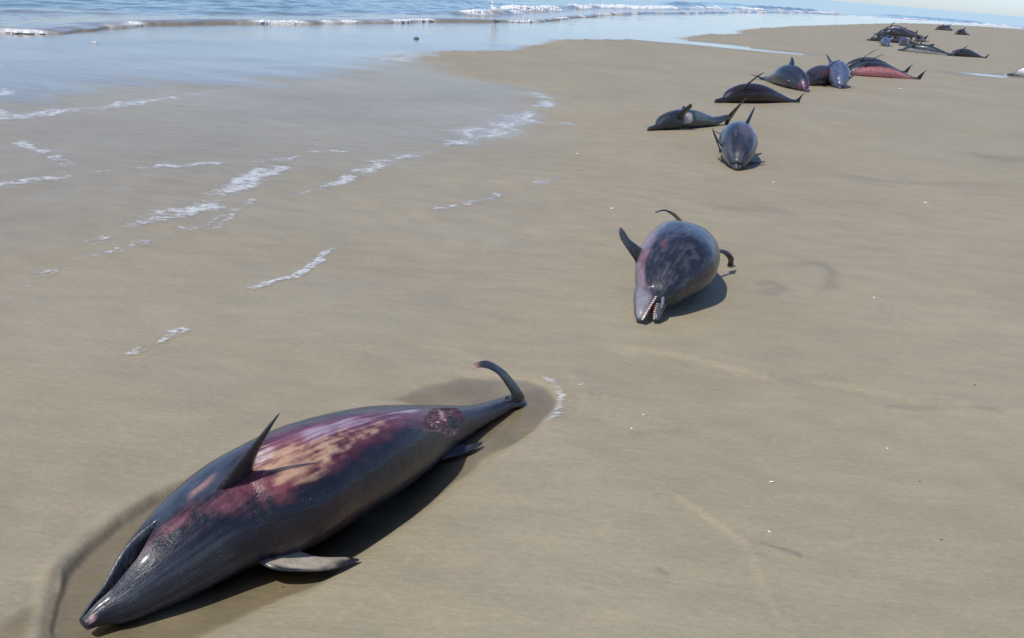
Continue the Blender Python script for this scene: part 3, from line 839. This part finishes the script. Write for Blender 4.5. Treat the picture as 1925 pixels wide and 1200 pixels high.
    fc = lerp(fc, np.array([0.42, 0.24, 0.20]), sstep(0.86, 0.97, tt) * 0.7)
    b.add(V, F, fc)
    V, F = fin_mesh([(0.011, 3.906, 0.02), (0.063, 3.906, 0.015), (0.084, 3.917, 0)], [(-0.027, 3.795, 0), (0.03, 3.845, 0), (0.07, 3.892, -0.01)], 0.03, 10, 9, floor=-0.03)
    b.add(V, F, dark * 1.6)
    V, F = fin_mesh([(-0.221, 3.393, 0.03), (-0.125, 3.449, 0.014), (-0.071, 3.499, 0.006)], [(-0.212, 3.316, 0.004), (-0.121, 3.407, 0.002), (-0.075, 3.474, 0.002)], 0.014, 12, 9, floor=-0.03)  # small dark blade added low beside the tail stock
    b.add(V, F, dark * 1.5)
    return b.object('dolphin', (NEAR[7][0], NEAR[7][1], 0), 'large dark dolphin in the foreground with a torn cream and red flank')
near_dolphin()

# ---- generic dolphin in body coordinates
PROFILE = [  # u, above axis, below axis, half width (fractions of length)
    (0.000, .005, .005, .006), (0.015, .012, .011, .013), (0.05, .016, .015, .018), (0.09, .021, .020, .024), (0.115, .034, .028, .034),
    (0.15, .057, .043, .050), (0.20, .073, .062, .067), (0.28, .088, .082, .083), (0.38, .098, .093, .092), (0.48, .098, .090, .090),
    (0.58, .086, .076, .077), (0.68, .066, .056, .056), (0.78, .046, .038, .035), (0.87, .031, .027, .018), (0.94, .021, .019, .011), (0.985, .010, .010, .010)]

def dolphin(head, heading, L, roll, label, belly=(0.16, 0.16, 0.17), back=None, bend=0.0, fat=1.0, up_flip=95, low_flip=75,
            flip_len=1.0, fluke_tilt=0.0, belly_w=0.35, sink=0.02, blotch=None, blotch_amt=0.0, res=(90, 36), seed=1, tail_up=0.0, dorsal=1.0, chord=0.7, fluke=1.0, beak=1.0, patches=(), spread=1.0, zlift=0.0):
    """head (x, y) of the beak tip on the sand; heading = compass angle (from +Y to +X) the body runs from beak to tail"""
    NR, NA = res
    pr = catmull(PROFILE, NR)
    pr[:, 1:] = np.maximum(pr[:, 1:], 0.003)
    u = pr[:, 0]
    x = np.zeros(NR); y = np.zeros(NR)
    ang = math.radians(heading) + math.radians(bend) * (u - 0.3)
    ds = np.r_[0, np.diff(u)] * L * np.where(u < 0.115, beak, 1.0)
    x = head[0] + np.cumsum(np.sin(ang) * ds); y = head[1] + np.cumsum(np.cos(ang) * ds)
    top, bot, wid = [pr[:, k] * L * (1 + (fat - 1) * np.sin(np.pi * np.clip(u, 0, 1))) for k in (1, 2, 3)]
    rl = math.radians(roll)
    down = np.where(math.cos(rl) > 0, bot, top)          # radius that points at the sand
    rad = np.sqrt((np.cos(rl) * down) ** 2 + (np.sin(rl) * wid) ** 2)
    z = np.maximum(rad - sink * np.sin(np.pi * np.clip(u * 1.02, 0, 1)), 0.012) + zlift
    z = z + tail_up * sstep(0.7, 1.0, u)
    C = np.stack([x, y, z], 1)
    for _ in range(4): C[1:-1] = 0.25 * C[:-2] + 0.5 * C[1:-1] + 0.25 * C[2:]
    T, Dd, B = frames(C, np.full(NR, rl))
    ph = np.arange(NA) * 2 * np.pi / NA
    cp, sp = np.cos(ph), np.sin(ph)
    hgt = np.where(cp[None] > 0, top[:, None], bot[:, None])
    hgt = hgt * (1 + 0.035 * fbm(u[:, None] * 7 + seed, ph[None] * 1.5 + seed, seed, 3))
    Pts = C[:, None] + (cp[None] * hgt)[..., None] * Dd[:, None] + (sp[None] * wid[:, None])[..., None] * B[:, None]
    Pts[..., 2] = np.maximum(Pts[..., 2], -0.02)
    back = SLATE if back is None else np.array(back)
    U = np.tile(u[:, None], (1, NA)); PH = np.tile(np.abs((np.degrees(ph) + 180) % 360 - 180)[None], (NR, 1))
    col = np.tile(back, (NR, NA, 1))
    col = lerp(col, back * 1.7 + 0.008, sstep(-0.4, 0.7, fbm(U * 7 + seed, PH / 25.0, seed + 5, 3)))
    bw = 180 - 180 * belly_w
    col = lerp(col, np.array(belly), sstep(bw - 18, bw + 18, PH + 14 * fbm(U * 9, PH / 40.0, seed + 9, 3)) * sstep(0.05, 0.2, U) * sstep(0.97, 0.75, U))
    if blotch is not None:
        col = lerp(col, np.array(blotch), blotch_amt * sstep(0.0, 0.5, fbm(U * 6 + 3 * seed, PH / 28.0, seed + 13, 3)))
    PS = np.tile(((np.degrees(ph) + 180) % 360 - 180)[None], (NR, 1))
    for (u0, u1, p0, p1, pc) in patches:
        m = sstep(u0 - .015, u0 + .015, U + .02 * fbm(U * 20, PS / 15., seed, 2)) * sstep(u1 + .015, u1 - .015, U) * sstep(p0 - 6, p0 + 6, PS) * sstep(p1 + 6, p1 - 6, PS)
        col = lerp(col, np.array(pc), m)
    # mouth line
    m = np.exp(-((PH - 98) / 5.0) ** 2) * sstep(0.135, 0.11, U)
    col = lerp(col, np.array([0.008, 0.008, 0.01]), m)
    b = Build()
    V, F = ring_mesh(Pts)
    b.add(V, F, np.vstack([col.reshape(-1, 3), col[0].mean(0), col[-1].mean(0)]), (u, NA))
    def at(uu, a, bq):
        """point at body station uu, a along the back direction, bq along the side direction (fractions of length)"""
        k = int(np.argmin(np.abs(u - min(uu, u[-1]))))
        return C[k] + T[k] * (uu - u[k]) * L + Dd[k] * a * L + B[k] * bq * L
    def surf(uu, phi):
        k = int(np.argmin(np.abs(u - uu))); c = math.cos(math.radians(phi)); s_ = math.sin(math.radians(phi))
        return (c * (top[k] if c > 0 else bot[k]) / L * 0.9, s_ * wid[k] / L * 0.9)
    fcol = back * 0.75
    fl = 0.004
    # dorsal fin
    if dorsal > 0:
        t0 = float(np.interp(0.5, u, top)) / L * 0.93
        h = 0.092 * dorsal
        V, F = fin_mesh([at(.435, t0 * .98, 0), at(.475, t0 + h * .45, 0), at(.525, t0 + h * .85, 0), at(.565, t0 + h, 0)],
                        [at(.575, t0 * .92, 0), at(.558, t0 + h * .35, 0), at(.560, t0 + h * .75, 0), at(.572, t0 + h, 0)], 0.022 * L, 12, 7, fl)
        b.add(V, F, fcol)
    # flippers
    upside = 1 if B[NR // 4][2] > 0 else -1
    for sd in (1, -1):
        phi = 118
        a0, b0 = surf(.245, phi * sd); a1_, b1_ = surf(.30, phi * sd)
        sp_ = math.radians(up_flip if sd == upside else low_flip)
        da, db = math.cos(sp_), math.sin(sp_) * sd
        k = 0.15 * flip_len
        sw_ = spread
        V, F = fin_mesh([at(.232, a0, b0), at(.232 + .03 * sw_, a0 + da * k * .4, b0 + db * k * .4), at(.24 + .07 * sw_, a0 + da * k * .8, b0 + db * k * .8), at(.245 + .105 * sw_, a0 + da * k, b0 + db * k)],
                        [at(.235 + .07 * chord, a1_, b1_), at(.232 + .068 * chord + .01 * sw_, a1_ + da * k * .35, b1_ + db * k * .35), at(.24 + .05 * chord + .06 * sw_, a1_ + da * k * .75, b1_ + db * k * .75), at(.25 + .108 * sw_, a0 + da * k, b0 + db * k)], 0.02 * L, 12, 7, fl)
        b.add(V, F, fcol)
    # flukes
    ct, st = math.cos(math.radians(fluke_tilt)), math.sin(math.radians(fluke_tilt))
    for sd in (1, -1):
        f = lambda uu, w_: at(.95 + (uu - .95) * (0.5 + 0.5 * fluke), w_ * st * sd * fluke, w_ * ct * sd * fluke)
        V, F = fin_mesh([f(.915, .002), f(.945, .035), f(.975, .075), f(1.01, .112)],
                        [f(.995, .000), f(.998, .035), f(1.0, .075), f(1.014, .112)], 0.016 * L, 12, 7, fl)
        b.add(V, F, fcol)
    return b.object('dolphin', (float(x[NR // 2]), float(y[NR // 2]), 0), label)

#D2_BEGIN
# ---- second dolphin, seen head-on with its mouth open
def open_mouth_dolphin():
    ctrl = [(*(0.761, 5.183, 0.105), .030), (*(0.763, 5.208, 0.112), .072), (*(0.775, 5.267, 0.134), .114), (*(0.821, 5.387, 0.175), .168), (*(0.886, 5.539, 0.205), .220),
            (0.93, 5.68, .212, .230), (0.985, 5.95, .205, .215), (1.035, 6.25, .155, .165), (1.07, 6.5, .105, .115), (1.085, 6.70, .075, .070), (1.085, 6.86, .075, .040), (1.08, 6.95, .085, .022)]
    NR, NA = 150, 110
    C, r, u, T, Dd, B, ph = near_body(ctrl, NR, NA, math.radians(0))
    S = B
    U, TH = np.meshgrid(u, np.degrees(ph), indexing='ij')
    q = np.radians(90 - TH); Q = (np.degrees(q) + 180) % 360 - 180
    rr = np.tile(r[:, None], (1, NA)) * (1 + 0.012 * fbm(U * 8, Q / 40., 501, 3))
    rr *= 1 - 0.05 * np.sin(q) ** 2 - 0.15 * np.clip(np.sin(q), 0, 1) ** 2 + 0.03 * fbm(U * 5 + 2, Q / 60., 502, 2)
    Pts = C[:, None] + rr[..., None] * (np.cos(q)[..., None] * S[:, None] + np.sin(q)[..., None] * Dd[:, None])
    Pts[..., 2] = np.maximum(Pts[..., 2], -0.012)
    col = np.tile(np.array([0.017, 0.021, 0.031]), (NR, NA, 1))
    col = lerp(col, np.array([0.062, 0.062, 0.074]), sstep(0.0, 0.8, fbm(U * 40, Q / 7., 503, 4)) * sstep(0.6, 0.2, U) * 0.8)
    col = lerp(col, np.array([0.035, 0.055, 0.090]), sstep(0.35, 0.5, U) * 0.7)  # bluer rear: sky sheen on the far top painted into the skin
    pinkm = sstep(118, 146, Q + 22 * fbm(U * 10, Q / 25., 505, 3)) * sstep(0.55, 0.35, U)
    col = lerp(col, np.array([0.27, 0.20, 0.23]), 0.7 * pinkm)
    red = sstep(0.15, 0.6, fbm(U * 22, Q / 12., 507, 3)) * sstep(95, 125, Q) * sstep(170, 140, Q) * sstep(0.30, 0.18, U)
    col = lerp(col, np.array([0.32, 0.12, 0.15]), np.clip(0.7 * red, 0, 1))
    V, F = ring_mesh(Pts)
    b = Build(); b.add(V, F, np.vstack([col.reshape(-1, 3), col[0].mean(0), col[-1].mean(0)]), (u, NA))
    def tube(ctrl, na=24, n=30, squash=1.0, colf=None):
        R = catmull(ctrl, n); Cc = R[:, :3]; rq = np.maximum(R[:, 3], 0.004)
        T, Dq, Bq = frames(Cc, np.zeros(n)); a = np.arange(na) * 2 * np.pi / na
        Pq = Cc[:, None] + rq[:, None, None] * (np.cos(a)[None, :, None] * Dq[:, None] * squash - np.sin(a)[None, :, None] * Bq[:, None])
        Pq[..., 2] = np.maximum(Pq[..., 2], -0.012)
        V, F = ring_mesh(Pq)
        cc = colf(n, na, a) if colf else np.array([0.05, 0.05, 0.06])
        b.add(V, F, cc)
    def jawcol(side):
        def f(n, na, a):
            tt, aa = np.meshgrid(np.linspace(0, 1, n), a, indexing='ij')
            c = np.tile(np.array([0.050, 0.053, 0.066]) if side < 0 else np.array([0.018, 0.020, 0.028]), (n, na, 1))
            # the inner side of the jaw, towards the gape, is dark red flesh
            inner = np.exp(-((-np.sin(aa) * side + 0.85) / 0.30) ** 2) * sstep(0.02, 0.1, tt)
            c = lerp(c, np.array([0.13, 0.016, 0.018]), np.clip(inner * 1.2, 0, 1))
            c = lerp(c, np.array([0.34, 0.32, 0.35]), sstep(0.3, 0.8, np.cos(aa)) * 0.55 * sstep(1.0, 0.6, tt) * (1 if side < 0 else 0.4))
            return np.vstack([c.reshape(-1, 3), c[0].mean(0), c[-1].mean(0)])
        return f
    # left jaw (from the tip back into the head), right jaw
    tube([(*(0.678, 5.079, 0.024), .022), (*(0.684, 5.11, 0.044), .038), (*(0.695, 5.174, 0.072), .050), (*(0.711, 5.264, 0.105), .062), (*(0.754, 5.369, 0.15), .085)], colf=jawcol(-1))
    tube([(*(0.763, 5.105, 0.02), .014), (*(0.77, 5.136, 0.04), .025), (*(0.785, 5.201, 0.065), .034), (*(0.806, 5.264, 0.095), .045), (*(0.83, 5.332, 0.125), .070)], colf=jawcol(1))
    # swollen pale corner of the lips
    tube([(*(0.785, 5.122, 0.085), .005), (*(0.795, 5.164, 0.108), .009), (*(0.794, 5.202, 0.132), .011), (*(0.78, 5.23, 0.152), .011), (*(0.756, 5.256, 0.16), .008)], 12, 20, 1.0,
         lambda n, na, a: np.tile(np.array([0.17, 0.18, 0.21]), (n * na + 2, 1)))
    # tongue and palate between the jaws
    tube([(*(0.726, 5.148, 0.035), .006), (*(0.74, 5.204, 0.06), .016), (*(0.765, 5.263, 0.095), .026), (*(0.785, 5.299, 0.125), .034)], 14, 18, 1.0,
         lambda n, na, a: np.tile(np.array([0.05, 0.012, 0.014]), (n * na + 2, 1)))
    dark = np.array([0.030, 0.034, 0.042])
    # raised flipper on the left of the picture
    V, F = fin_mesh([(0.685, 5.517, 0.2), (0.624, 5.477, 0.28), (0.568, 5.472, 0.35), (0.548, 5.484, 0.4), (0.557, 5.501, 0.415)], [(0.76, 5.646, 0.24), (0.674, 5.544, 0.31), (0.617, 5.493, 0.355), (0.585, 5.493, 0.395), (0.563, 5.503, 0.415)], 0.035, 18, 11)
    b.add(V, F, np.array([0.05, 0.055, 0.065]))
    # flipper on the right bends down to the sand
    V, F = fin_mesh([(1.133, 6.041, 0.2), (1.218, 6.094, 0.19), (1.308, 6.192, 0.165), (1.366, 6.228, 0.115), (1.381, 6.266, 0.06), (1.418, 6.346, 0.03)],
                    [(1.119, 5.923, 0.17), (1.215, 6.06, 0.175), (1.283, 6.149, 0.15), (1.331, 6.208, 0.1), (1.345, 6.275, 0.04), (1.38, 6.319, 0.02)], 0.025, 26, 9, floor=0.004)
    b.add(V, F, dark * 0.6)
    # fluke lobe behind the body
    V, F = fin_mesh([(1.132, 7.007, 0.1), (1.065, 6.771, 0.2), (0.994, 6.595, 0.275), (0.929, 6.504, 0.315), (0.873, 6.486, 0.3)],
                    [(1.175, 7.022, 0.1), (1.101, 6.815, 0.2), (1.014, 6.622, 0.285), (0.932, 6.508, 0.325), (0.875, 6.512, 0.305)], 0.022, 24, 9)
    b.add(V, F, dark * 0.7)
    o = b.object('dolphin', (0.93, 5.68, 0), 'bloated grey dolphin lying head towards us with its toothed mouth open')
    # teeth: little pegs along the inner edge of each jaw
    def peg(p, d, h, rr):
        tv, tf = [], []
        p = np.array(p) - np.array((0.93, 5.68, 0)); d = np.array(d) / np.linalg.norm(d)
        s1 = np.cross(d, (0.3, 0.9, 0.1)); s1 /= np.linalg.norm(s1); s2 = np.cross(d, s1)
        for f_, w_ in ((0.0, 1.0), (0.6, 0.8)):
            for k in range(6):
                a = 2 * math.pi * k / 6
                tv.append(p + d * h * f_ + w_ * rr * (math.cos(a) * s1 + math.sin(a) * s2))
        tv.append(p + d * h)
        for k in range(6):
            k2 = (k + 1) % 6
            tf.append((k, k2, 6 + k2, 6 + k)); tf.append((6 + k, 6 + k2, 12))
        link('tooth', mesh_from('tooth', np.array(tv), tf, TOOTH), parent=o)
    row1 = catmull([(0.683, 5.06, 0.034), (0.698, 5.078, 0.062), (0.728, 5.13, 0.098), (0.761, 5.192, 0.135)], 15)
    row2 = catmull([(0.751, 5.087, 0.034), (0.755, 5.123, 0.055), (0.764, 5.159, 0.08), (0.778, 5.206, 0.105)], 11)
    for p in row1: peg(p, (0.6, -0.35, 0.5), 0.014 * random.uniform(0.7, 1.2), 0.0042)
    for p in row2: peg(p, (-0.6, -0.35, 0.4), 0.011 * random.uniform(0.7, 1.2), 0.0036)
open_mouth_dolphin()
#D2_END

# ---- the dolphins farther along the beach
dolphin((2.127, 10.189), 9.5, 2.30, 20, 'grey dolphin facing us behind the open-mouthed one, pink patch by its fin', beak=0.25, back=(0.02, 0.024, 0.034), fat=0.96, res=(110, 48), seed=3, blotch=(0.1, 0.09, 0.105), blotch_amt=0.8, belly=(0.2, 0.2, 0.22), flip_len=0.6, up_flip=60, low_flip=80, patches=[(0.36, 0.46, 10, 50, (0.42, 0.24, 0.2))])
dolphin((1.47, 12.617), 44.0, 1.85, -60, 'dark dolphin on its side with a pale patch and raised tail fluke', fat=0.74, res=(110, 48), seed=4, back=(0.014, 0.018, 0.022), blotch=(0.05, 0.055, 0.055), blotch_amt=0.6, belly=(0.025, 0.03, 0.03), patches=[(0.3, 0.4, -160, -100, (0.42, 0.36, 0.32)), (0.3, 0.4, 100, 160, (0.42, 0.36, 0.32)), (0.44, 0.6, -150, -95, (0.09, 0.11, 0.11)), (0.44, 0.6, 95, 150, (0.09, 0.11, 0.11))], tail_up=0.1, fluke=1.5, chord=1.3, spread=0.4, flip_len=0.8)
dolphin((2.952, 16.611), 54.5, 2.06, -70, 'maroon-flanked dark dolphin with one flipper up, tail pointing right', res=(110, 48), seed=5, fat=0.86, back=(0.016, 0.016, 0.026), belly=(0.022, 0.012, 0.015), belly_w=0.55, spread=1.3, fluke=0.7)
dolphin((5.265, 19.803), -12.0, 2.30, 20, 'blue-grey bloated dolphin, leftmost of three huddled bodies', fat=1.05, seed=6, beak=0.6, back=(0.02, 0.029, 0.044), belly=(0.04, 0.05, 0.065), flip_len=0.5, patches=[(0, 0.16, -180, 180, (0.08, 0.04, 0.07))])
dolphin((5.377, 21.07), 40.0, 2.30, 25, 'dark reddish dolphin between two blue-grey ones', seed=7, fat=1.0, back=(0.02, 0.02, 0.026), blotch=(0.1, 0.03, 0.04), blotch_amt=0.8)
dolphin((6.281, 21.283), 8.0, 2.30, -30, 'pale blue-grey dolphin seen head-on, rightmost of three huddled bodies', seed=8, fat=1.25, beak=0.2, back=(0.055, 0.07, 0.115), belly=(0.12, 0.13, 0.18), flip_len=0.6)
dolphin((8.026, 27.56), 67.7, 2.30, -70, 'dark dolphin lying behind the pink-bellied one', seed=9, fat=0.88, back=(0.022, 0.028, 0.036), belly=(0.04, 0.04, 0.05), spread=1.4, chord=0.5)
dolphin((7.511, 25.577), 73.9, 2.30, -68, 'dolphin lying with its pink belly towards us, flukes upright', seed=10, fat=0.88, back=(0.022, 0.024, 0.034), belly=(0.5, 0.2, 0.21), belly_w=0.27, spread=1.4, chord=0.5)
dolphin((16.106, 51.671), 92.0, 2.00, -50, 'dark dolphin at the left end of the distant pile', seed=11, back=(0.022, 0.025, 0.032), belly=(0.05, 0.05, 0.055))
dolphin((18.605, 58.598), 100.0, 2.10, -60, 'dark dolphin across the middle of the distant pile', zlift=0.12, seed=12, back=(0.028, 0.033, 0.045), belly=(0.08, 0.07, 0.085))
dolphin((15.273, 45.899), 10.0, 2.00, 20, 'blue-grey dolphin facing us at the front of the distant pile', seed=13, back=(0.05, 0.07, 0.115))
dolphin((16.602, 48.33), 32.0, 2.00, -40, 'grey dolphin at the right front of the distant pile, flipper up', seed=14, back=(0.045, 0.045, 0.06))
dolphin((21.938, 67.751), 105.0, 2.20, -70, 'dark dolphin at the very back of the distant pile', zlift=0.15, seed=15, back=(0.03, 0.035, 0.045))
dolphin((19.464, 58.328), 84.0, 2.10, -60, 'dark dolphin whose tail sticks out right of the distant pile', zlift=0.15, seed=25, back=(0.03, 0.03, 0.042), belly=(0.1, 0.08, 0.1))
dolphin((14.708, 42.892), 118.0, 2.30, -50, 'slim dark dolphin with white belly stripe, tail pointing right', seed=16, fat=0.85, back=(0.026, 0.034, 0.042), belly=(0.5, 0.49, 0.52), belly_w=0.16, spread=1.2)
dolphin((16.322, 41.824), 70.0, 2.00, -60, 'small dark dolphin alone right of the white-striped one', seed=17, fat=0.9, back=(0.02, 0.025, 0.034), belly=(0.04, 0.04, 0.045), spread=1.0)
dolphin((20.028, 56.238), 50.0, 1.50, -60, 'little dark dolphin right of the distant pile', seed=18, back=(0.03, 0.03, 0.04))
dolphin((35.106, 93.937), 60.0, 2.30, -30, 'farthest dark dolphin near the sea, left of a pair', seed=19, back=(0.04, 0.022, 0.026))
dolphin((36.778, 96.747), 45.0, 2.30, 30, 'farthest dark dolphin near the sea, right of a pair', seed=20, back=(0.022, 0.022, 0.026))
dolphin((31.986, 81.399), 50.0, 2.30, 10, 'lone distant dark dolphin below the shoreline at far right', seed=21, back=(0.02, 0.02, 0.022))
dolphin((14.206, 31.519), 92.7, 2.15, -75, 'white-bellied dolphin cut off by the right edge', seed=22, back=(0.02, 0.022, 0.026), belly=(0.55, 0.54, 0.54), belly_w=0.5)
dolphin((17.931, 55.624), 96.0, 2.10, -45, 'dark dolphin lying on top of the distant pile, fin up', zlift=0.22, seed=31, back=(0.018, 0.022, 0.03), belly=(0.05, 0.045, 0.055))
dolphin((16.874, 51.461), 88.0, 1.90, -60, 'slate dolphin wedged in the lower front of the distant pile', seed=33, back=(0.022, 0.028, 0.04), belly=(0.06, 0.05, 0.06))

# ------------------------------------------------------------------ shells, stones, birds
def shell(p, s, rot, label, upright=False):
    """a small ribbed fan shell, cupped"""
    n, m = 14, 5
    V = [(0, 0, 0.05 * s)]; F = []
    for j in range(1, m + 1):
        for k in range(n + 1):
            a = math.radians(-75 + 150 * k / n)
            rr = s * j / m
            rib = 1 + 0.05 * math.cos(k * math.pi) * j / m
            h = s * (0.38 * math.sin(math.pi * min(1, j / m * 0.92)) ) * (1 - (a / 1.7) ** 2) + 0.03 * s * math.cos(k * math.pi)
            V.append((rr * rib * math.sin(a), rr * rib * math.cos(a), h))
    w = n + 1
    for k in range(n): F.append((0, 1 + k, 2 + k))
    for j in range(m - 1):
        for k in range(n):
            a0 = 1 + j * w + k
            F.append((a0, a0 + w, a0 + w + 1, a0 + 1))
    me = mesh_from('shell', np.array(V), F, SHELL)
    o = link('shell', me, label, 'shell', 'white shells scattered on the sand')
    o.location = (p[0], p[1], zat(p[0], p[1]) + 0.001); o.rotation_euler = (random.uniform(-.2, .2), random.uniform(-.2, .2), rot)
    md = o.modifiers.new('thickness', 'SOLIDIFY'); md.thickness = 0.06 * s
    return o
for (p, s, rot, lab) in [
    ((0.581, 3.867), .0085, .4, 'small white shell on sand right of the near dolphin tail, upper of two'),
    ((0.521, 3.735), .008, 2.1, 'small white shell on sand right of the near dolphin tail, lower of two'),
    ((1.569, 3.761), .007, 1.2, 'tiny white shell on bare sand towards the right edge'),
    ((1.009, 3.378), .010, 3.0, 'white shell on the bare sand in the lower right'),
    ((0.914, 2.996), .009, 5.0, 'white shell fragment on the faint drainage ridge at lower right'),
    ((0.722, 7.88), .018, .9, 'white shell on sand left of the open-mouthed dolphin tail'),
    ((0.523, 10.371), .02, 4.0, 'white shell on sand in the middle of the beach'),
    ((7.902, 22.361), .05, 2.5, 'white shell fragment on sand below the pink-bellied dolphin'),
    ((3.727, 9.314), .016, 2.5, 'white shell speck on sand in the right middle distance'),
    ((2.21, 5.978), .011, 1.5, 'pale shell on the sand right of the dark weed stain'),
    ((-7.535, 17.741), .05, .5, 'white shell gleaming in the wet sand near the surf at left'),
    ((2.396, 9.672), .018, .5, 'pale shell on sand just right of the grey dolphin that faces us'),
]:
    shell(p, s, rot, lab)

def pebble(p, s, label):
    import bmesh
    bm = bmesh.new(); bmesh.ops.create_icosphere(bm, subdivisions=2, radius=1.0)
    for v in bm.verts:
        k = 0.85 + 0.3 * random.random()
        v.co = Vector((v.co.x * s * k, v.co.y * s * 0.75 * k, v.co.z * s * 0.55 * k))
    me = bpy.data.meshes.new('pebble'); bm.to_mesh(me); bm.free()
    me.polygons.foreach_set('use_smooth', np.ones(len(me.polygons), dtype=bool)); me.materials.append(STONE)
    o = link('pebble', me, label, 'pebble', 'dark pebbles on the sand')
    o.location = (p[0], p[1], zat(p[0], p[1]) + s * 0.2)
pebble((-2.907, 25.421), .07, 'dark stone lying in the mirror-like shallows left of centre')
pebble((1.598, 3.483), .0045, 'tiny dark pebble on bare sand at the right')
pebble((1.521, 3.056), .0045, 'tiny dark pebble in the lower right sand')
pebble((2.255, 4.583), .006, 'tiny dark pebble above the dark drainage streak at right')
pebble((-0.592, 2.491), .004, 'tiny dark pebble below the near dolphin lower flipper')

def shore_bird(p):
    root = bpy.data.objects.new('egret', None); COL.objects.link(root)
    root.location = (p[0], p[1], zat(p[0], p[1]))
    root['label'] = 'white long-legged wading bird standing at the edge of the surf'; root['category'] = 'bird'
    def tube(ctrl, na, n, name, mat, sq=1.0):
        R = catmull(ctrl, n); T, Dq, Bq = frames(R[:, :3] + np.array([0, 0, 0]) + np.linspace(0, 1e-4, n)[:, None] * np.array([1, .5, 0]), np.zeros(n))
        a = np.arange(na) * 2 * np.pi / na
        P = R[:, None, :3] + np.maximum(R[:, 3], .002)[:, None, None] * (np.cos(a)[None, :, None] * Dq[:, None] * sq + np.sin(a)[None, :, None] * Bq[:, None])
        V, F = ring_mesh(P)
        return link(name, mesh_from(name, V, F, mat), parent=root)
    # body, neck and head are one mesh; it faces to the left of the picture and towards us
    tube([(.20, .12, .27, .01), (.14, .08, .30, .055), (.04, .02, .36, .10), (-.05, -.03, .42, .105), (-.10, -.06, .50, .062), (-.09, -.06, .56, .036), (-.06, -.04, .60, .030), (-.07, -.05, .635, .040), (-.12, -.08, .640, .032), (-.16, -.10, .632, .012)], 16, 44, 'body', FEATHER)
    tube([(-.15, -.10, .634, .012), (-.20, -.13, .625, .007), (-.25, -.16, .617, .003)], 8, 8, 'bill', BEAKM)
    for sx in (-.045, .045):
        tube([(sx - .01, .02 - sx * .3, .32, .014), (sx, .01 - sx * .3, .18, .007), (sx + .01, .02 - sx * .3, .0, .009)], 8, 12, 'leg', BEAKM)
shore_bird((-1.554, 38.051))
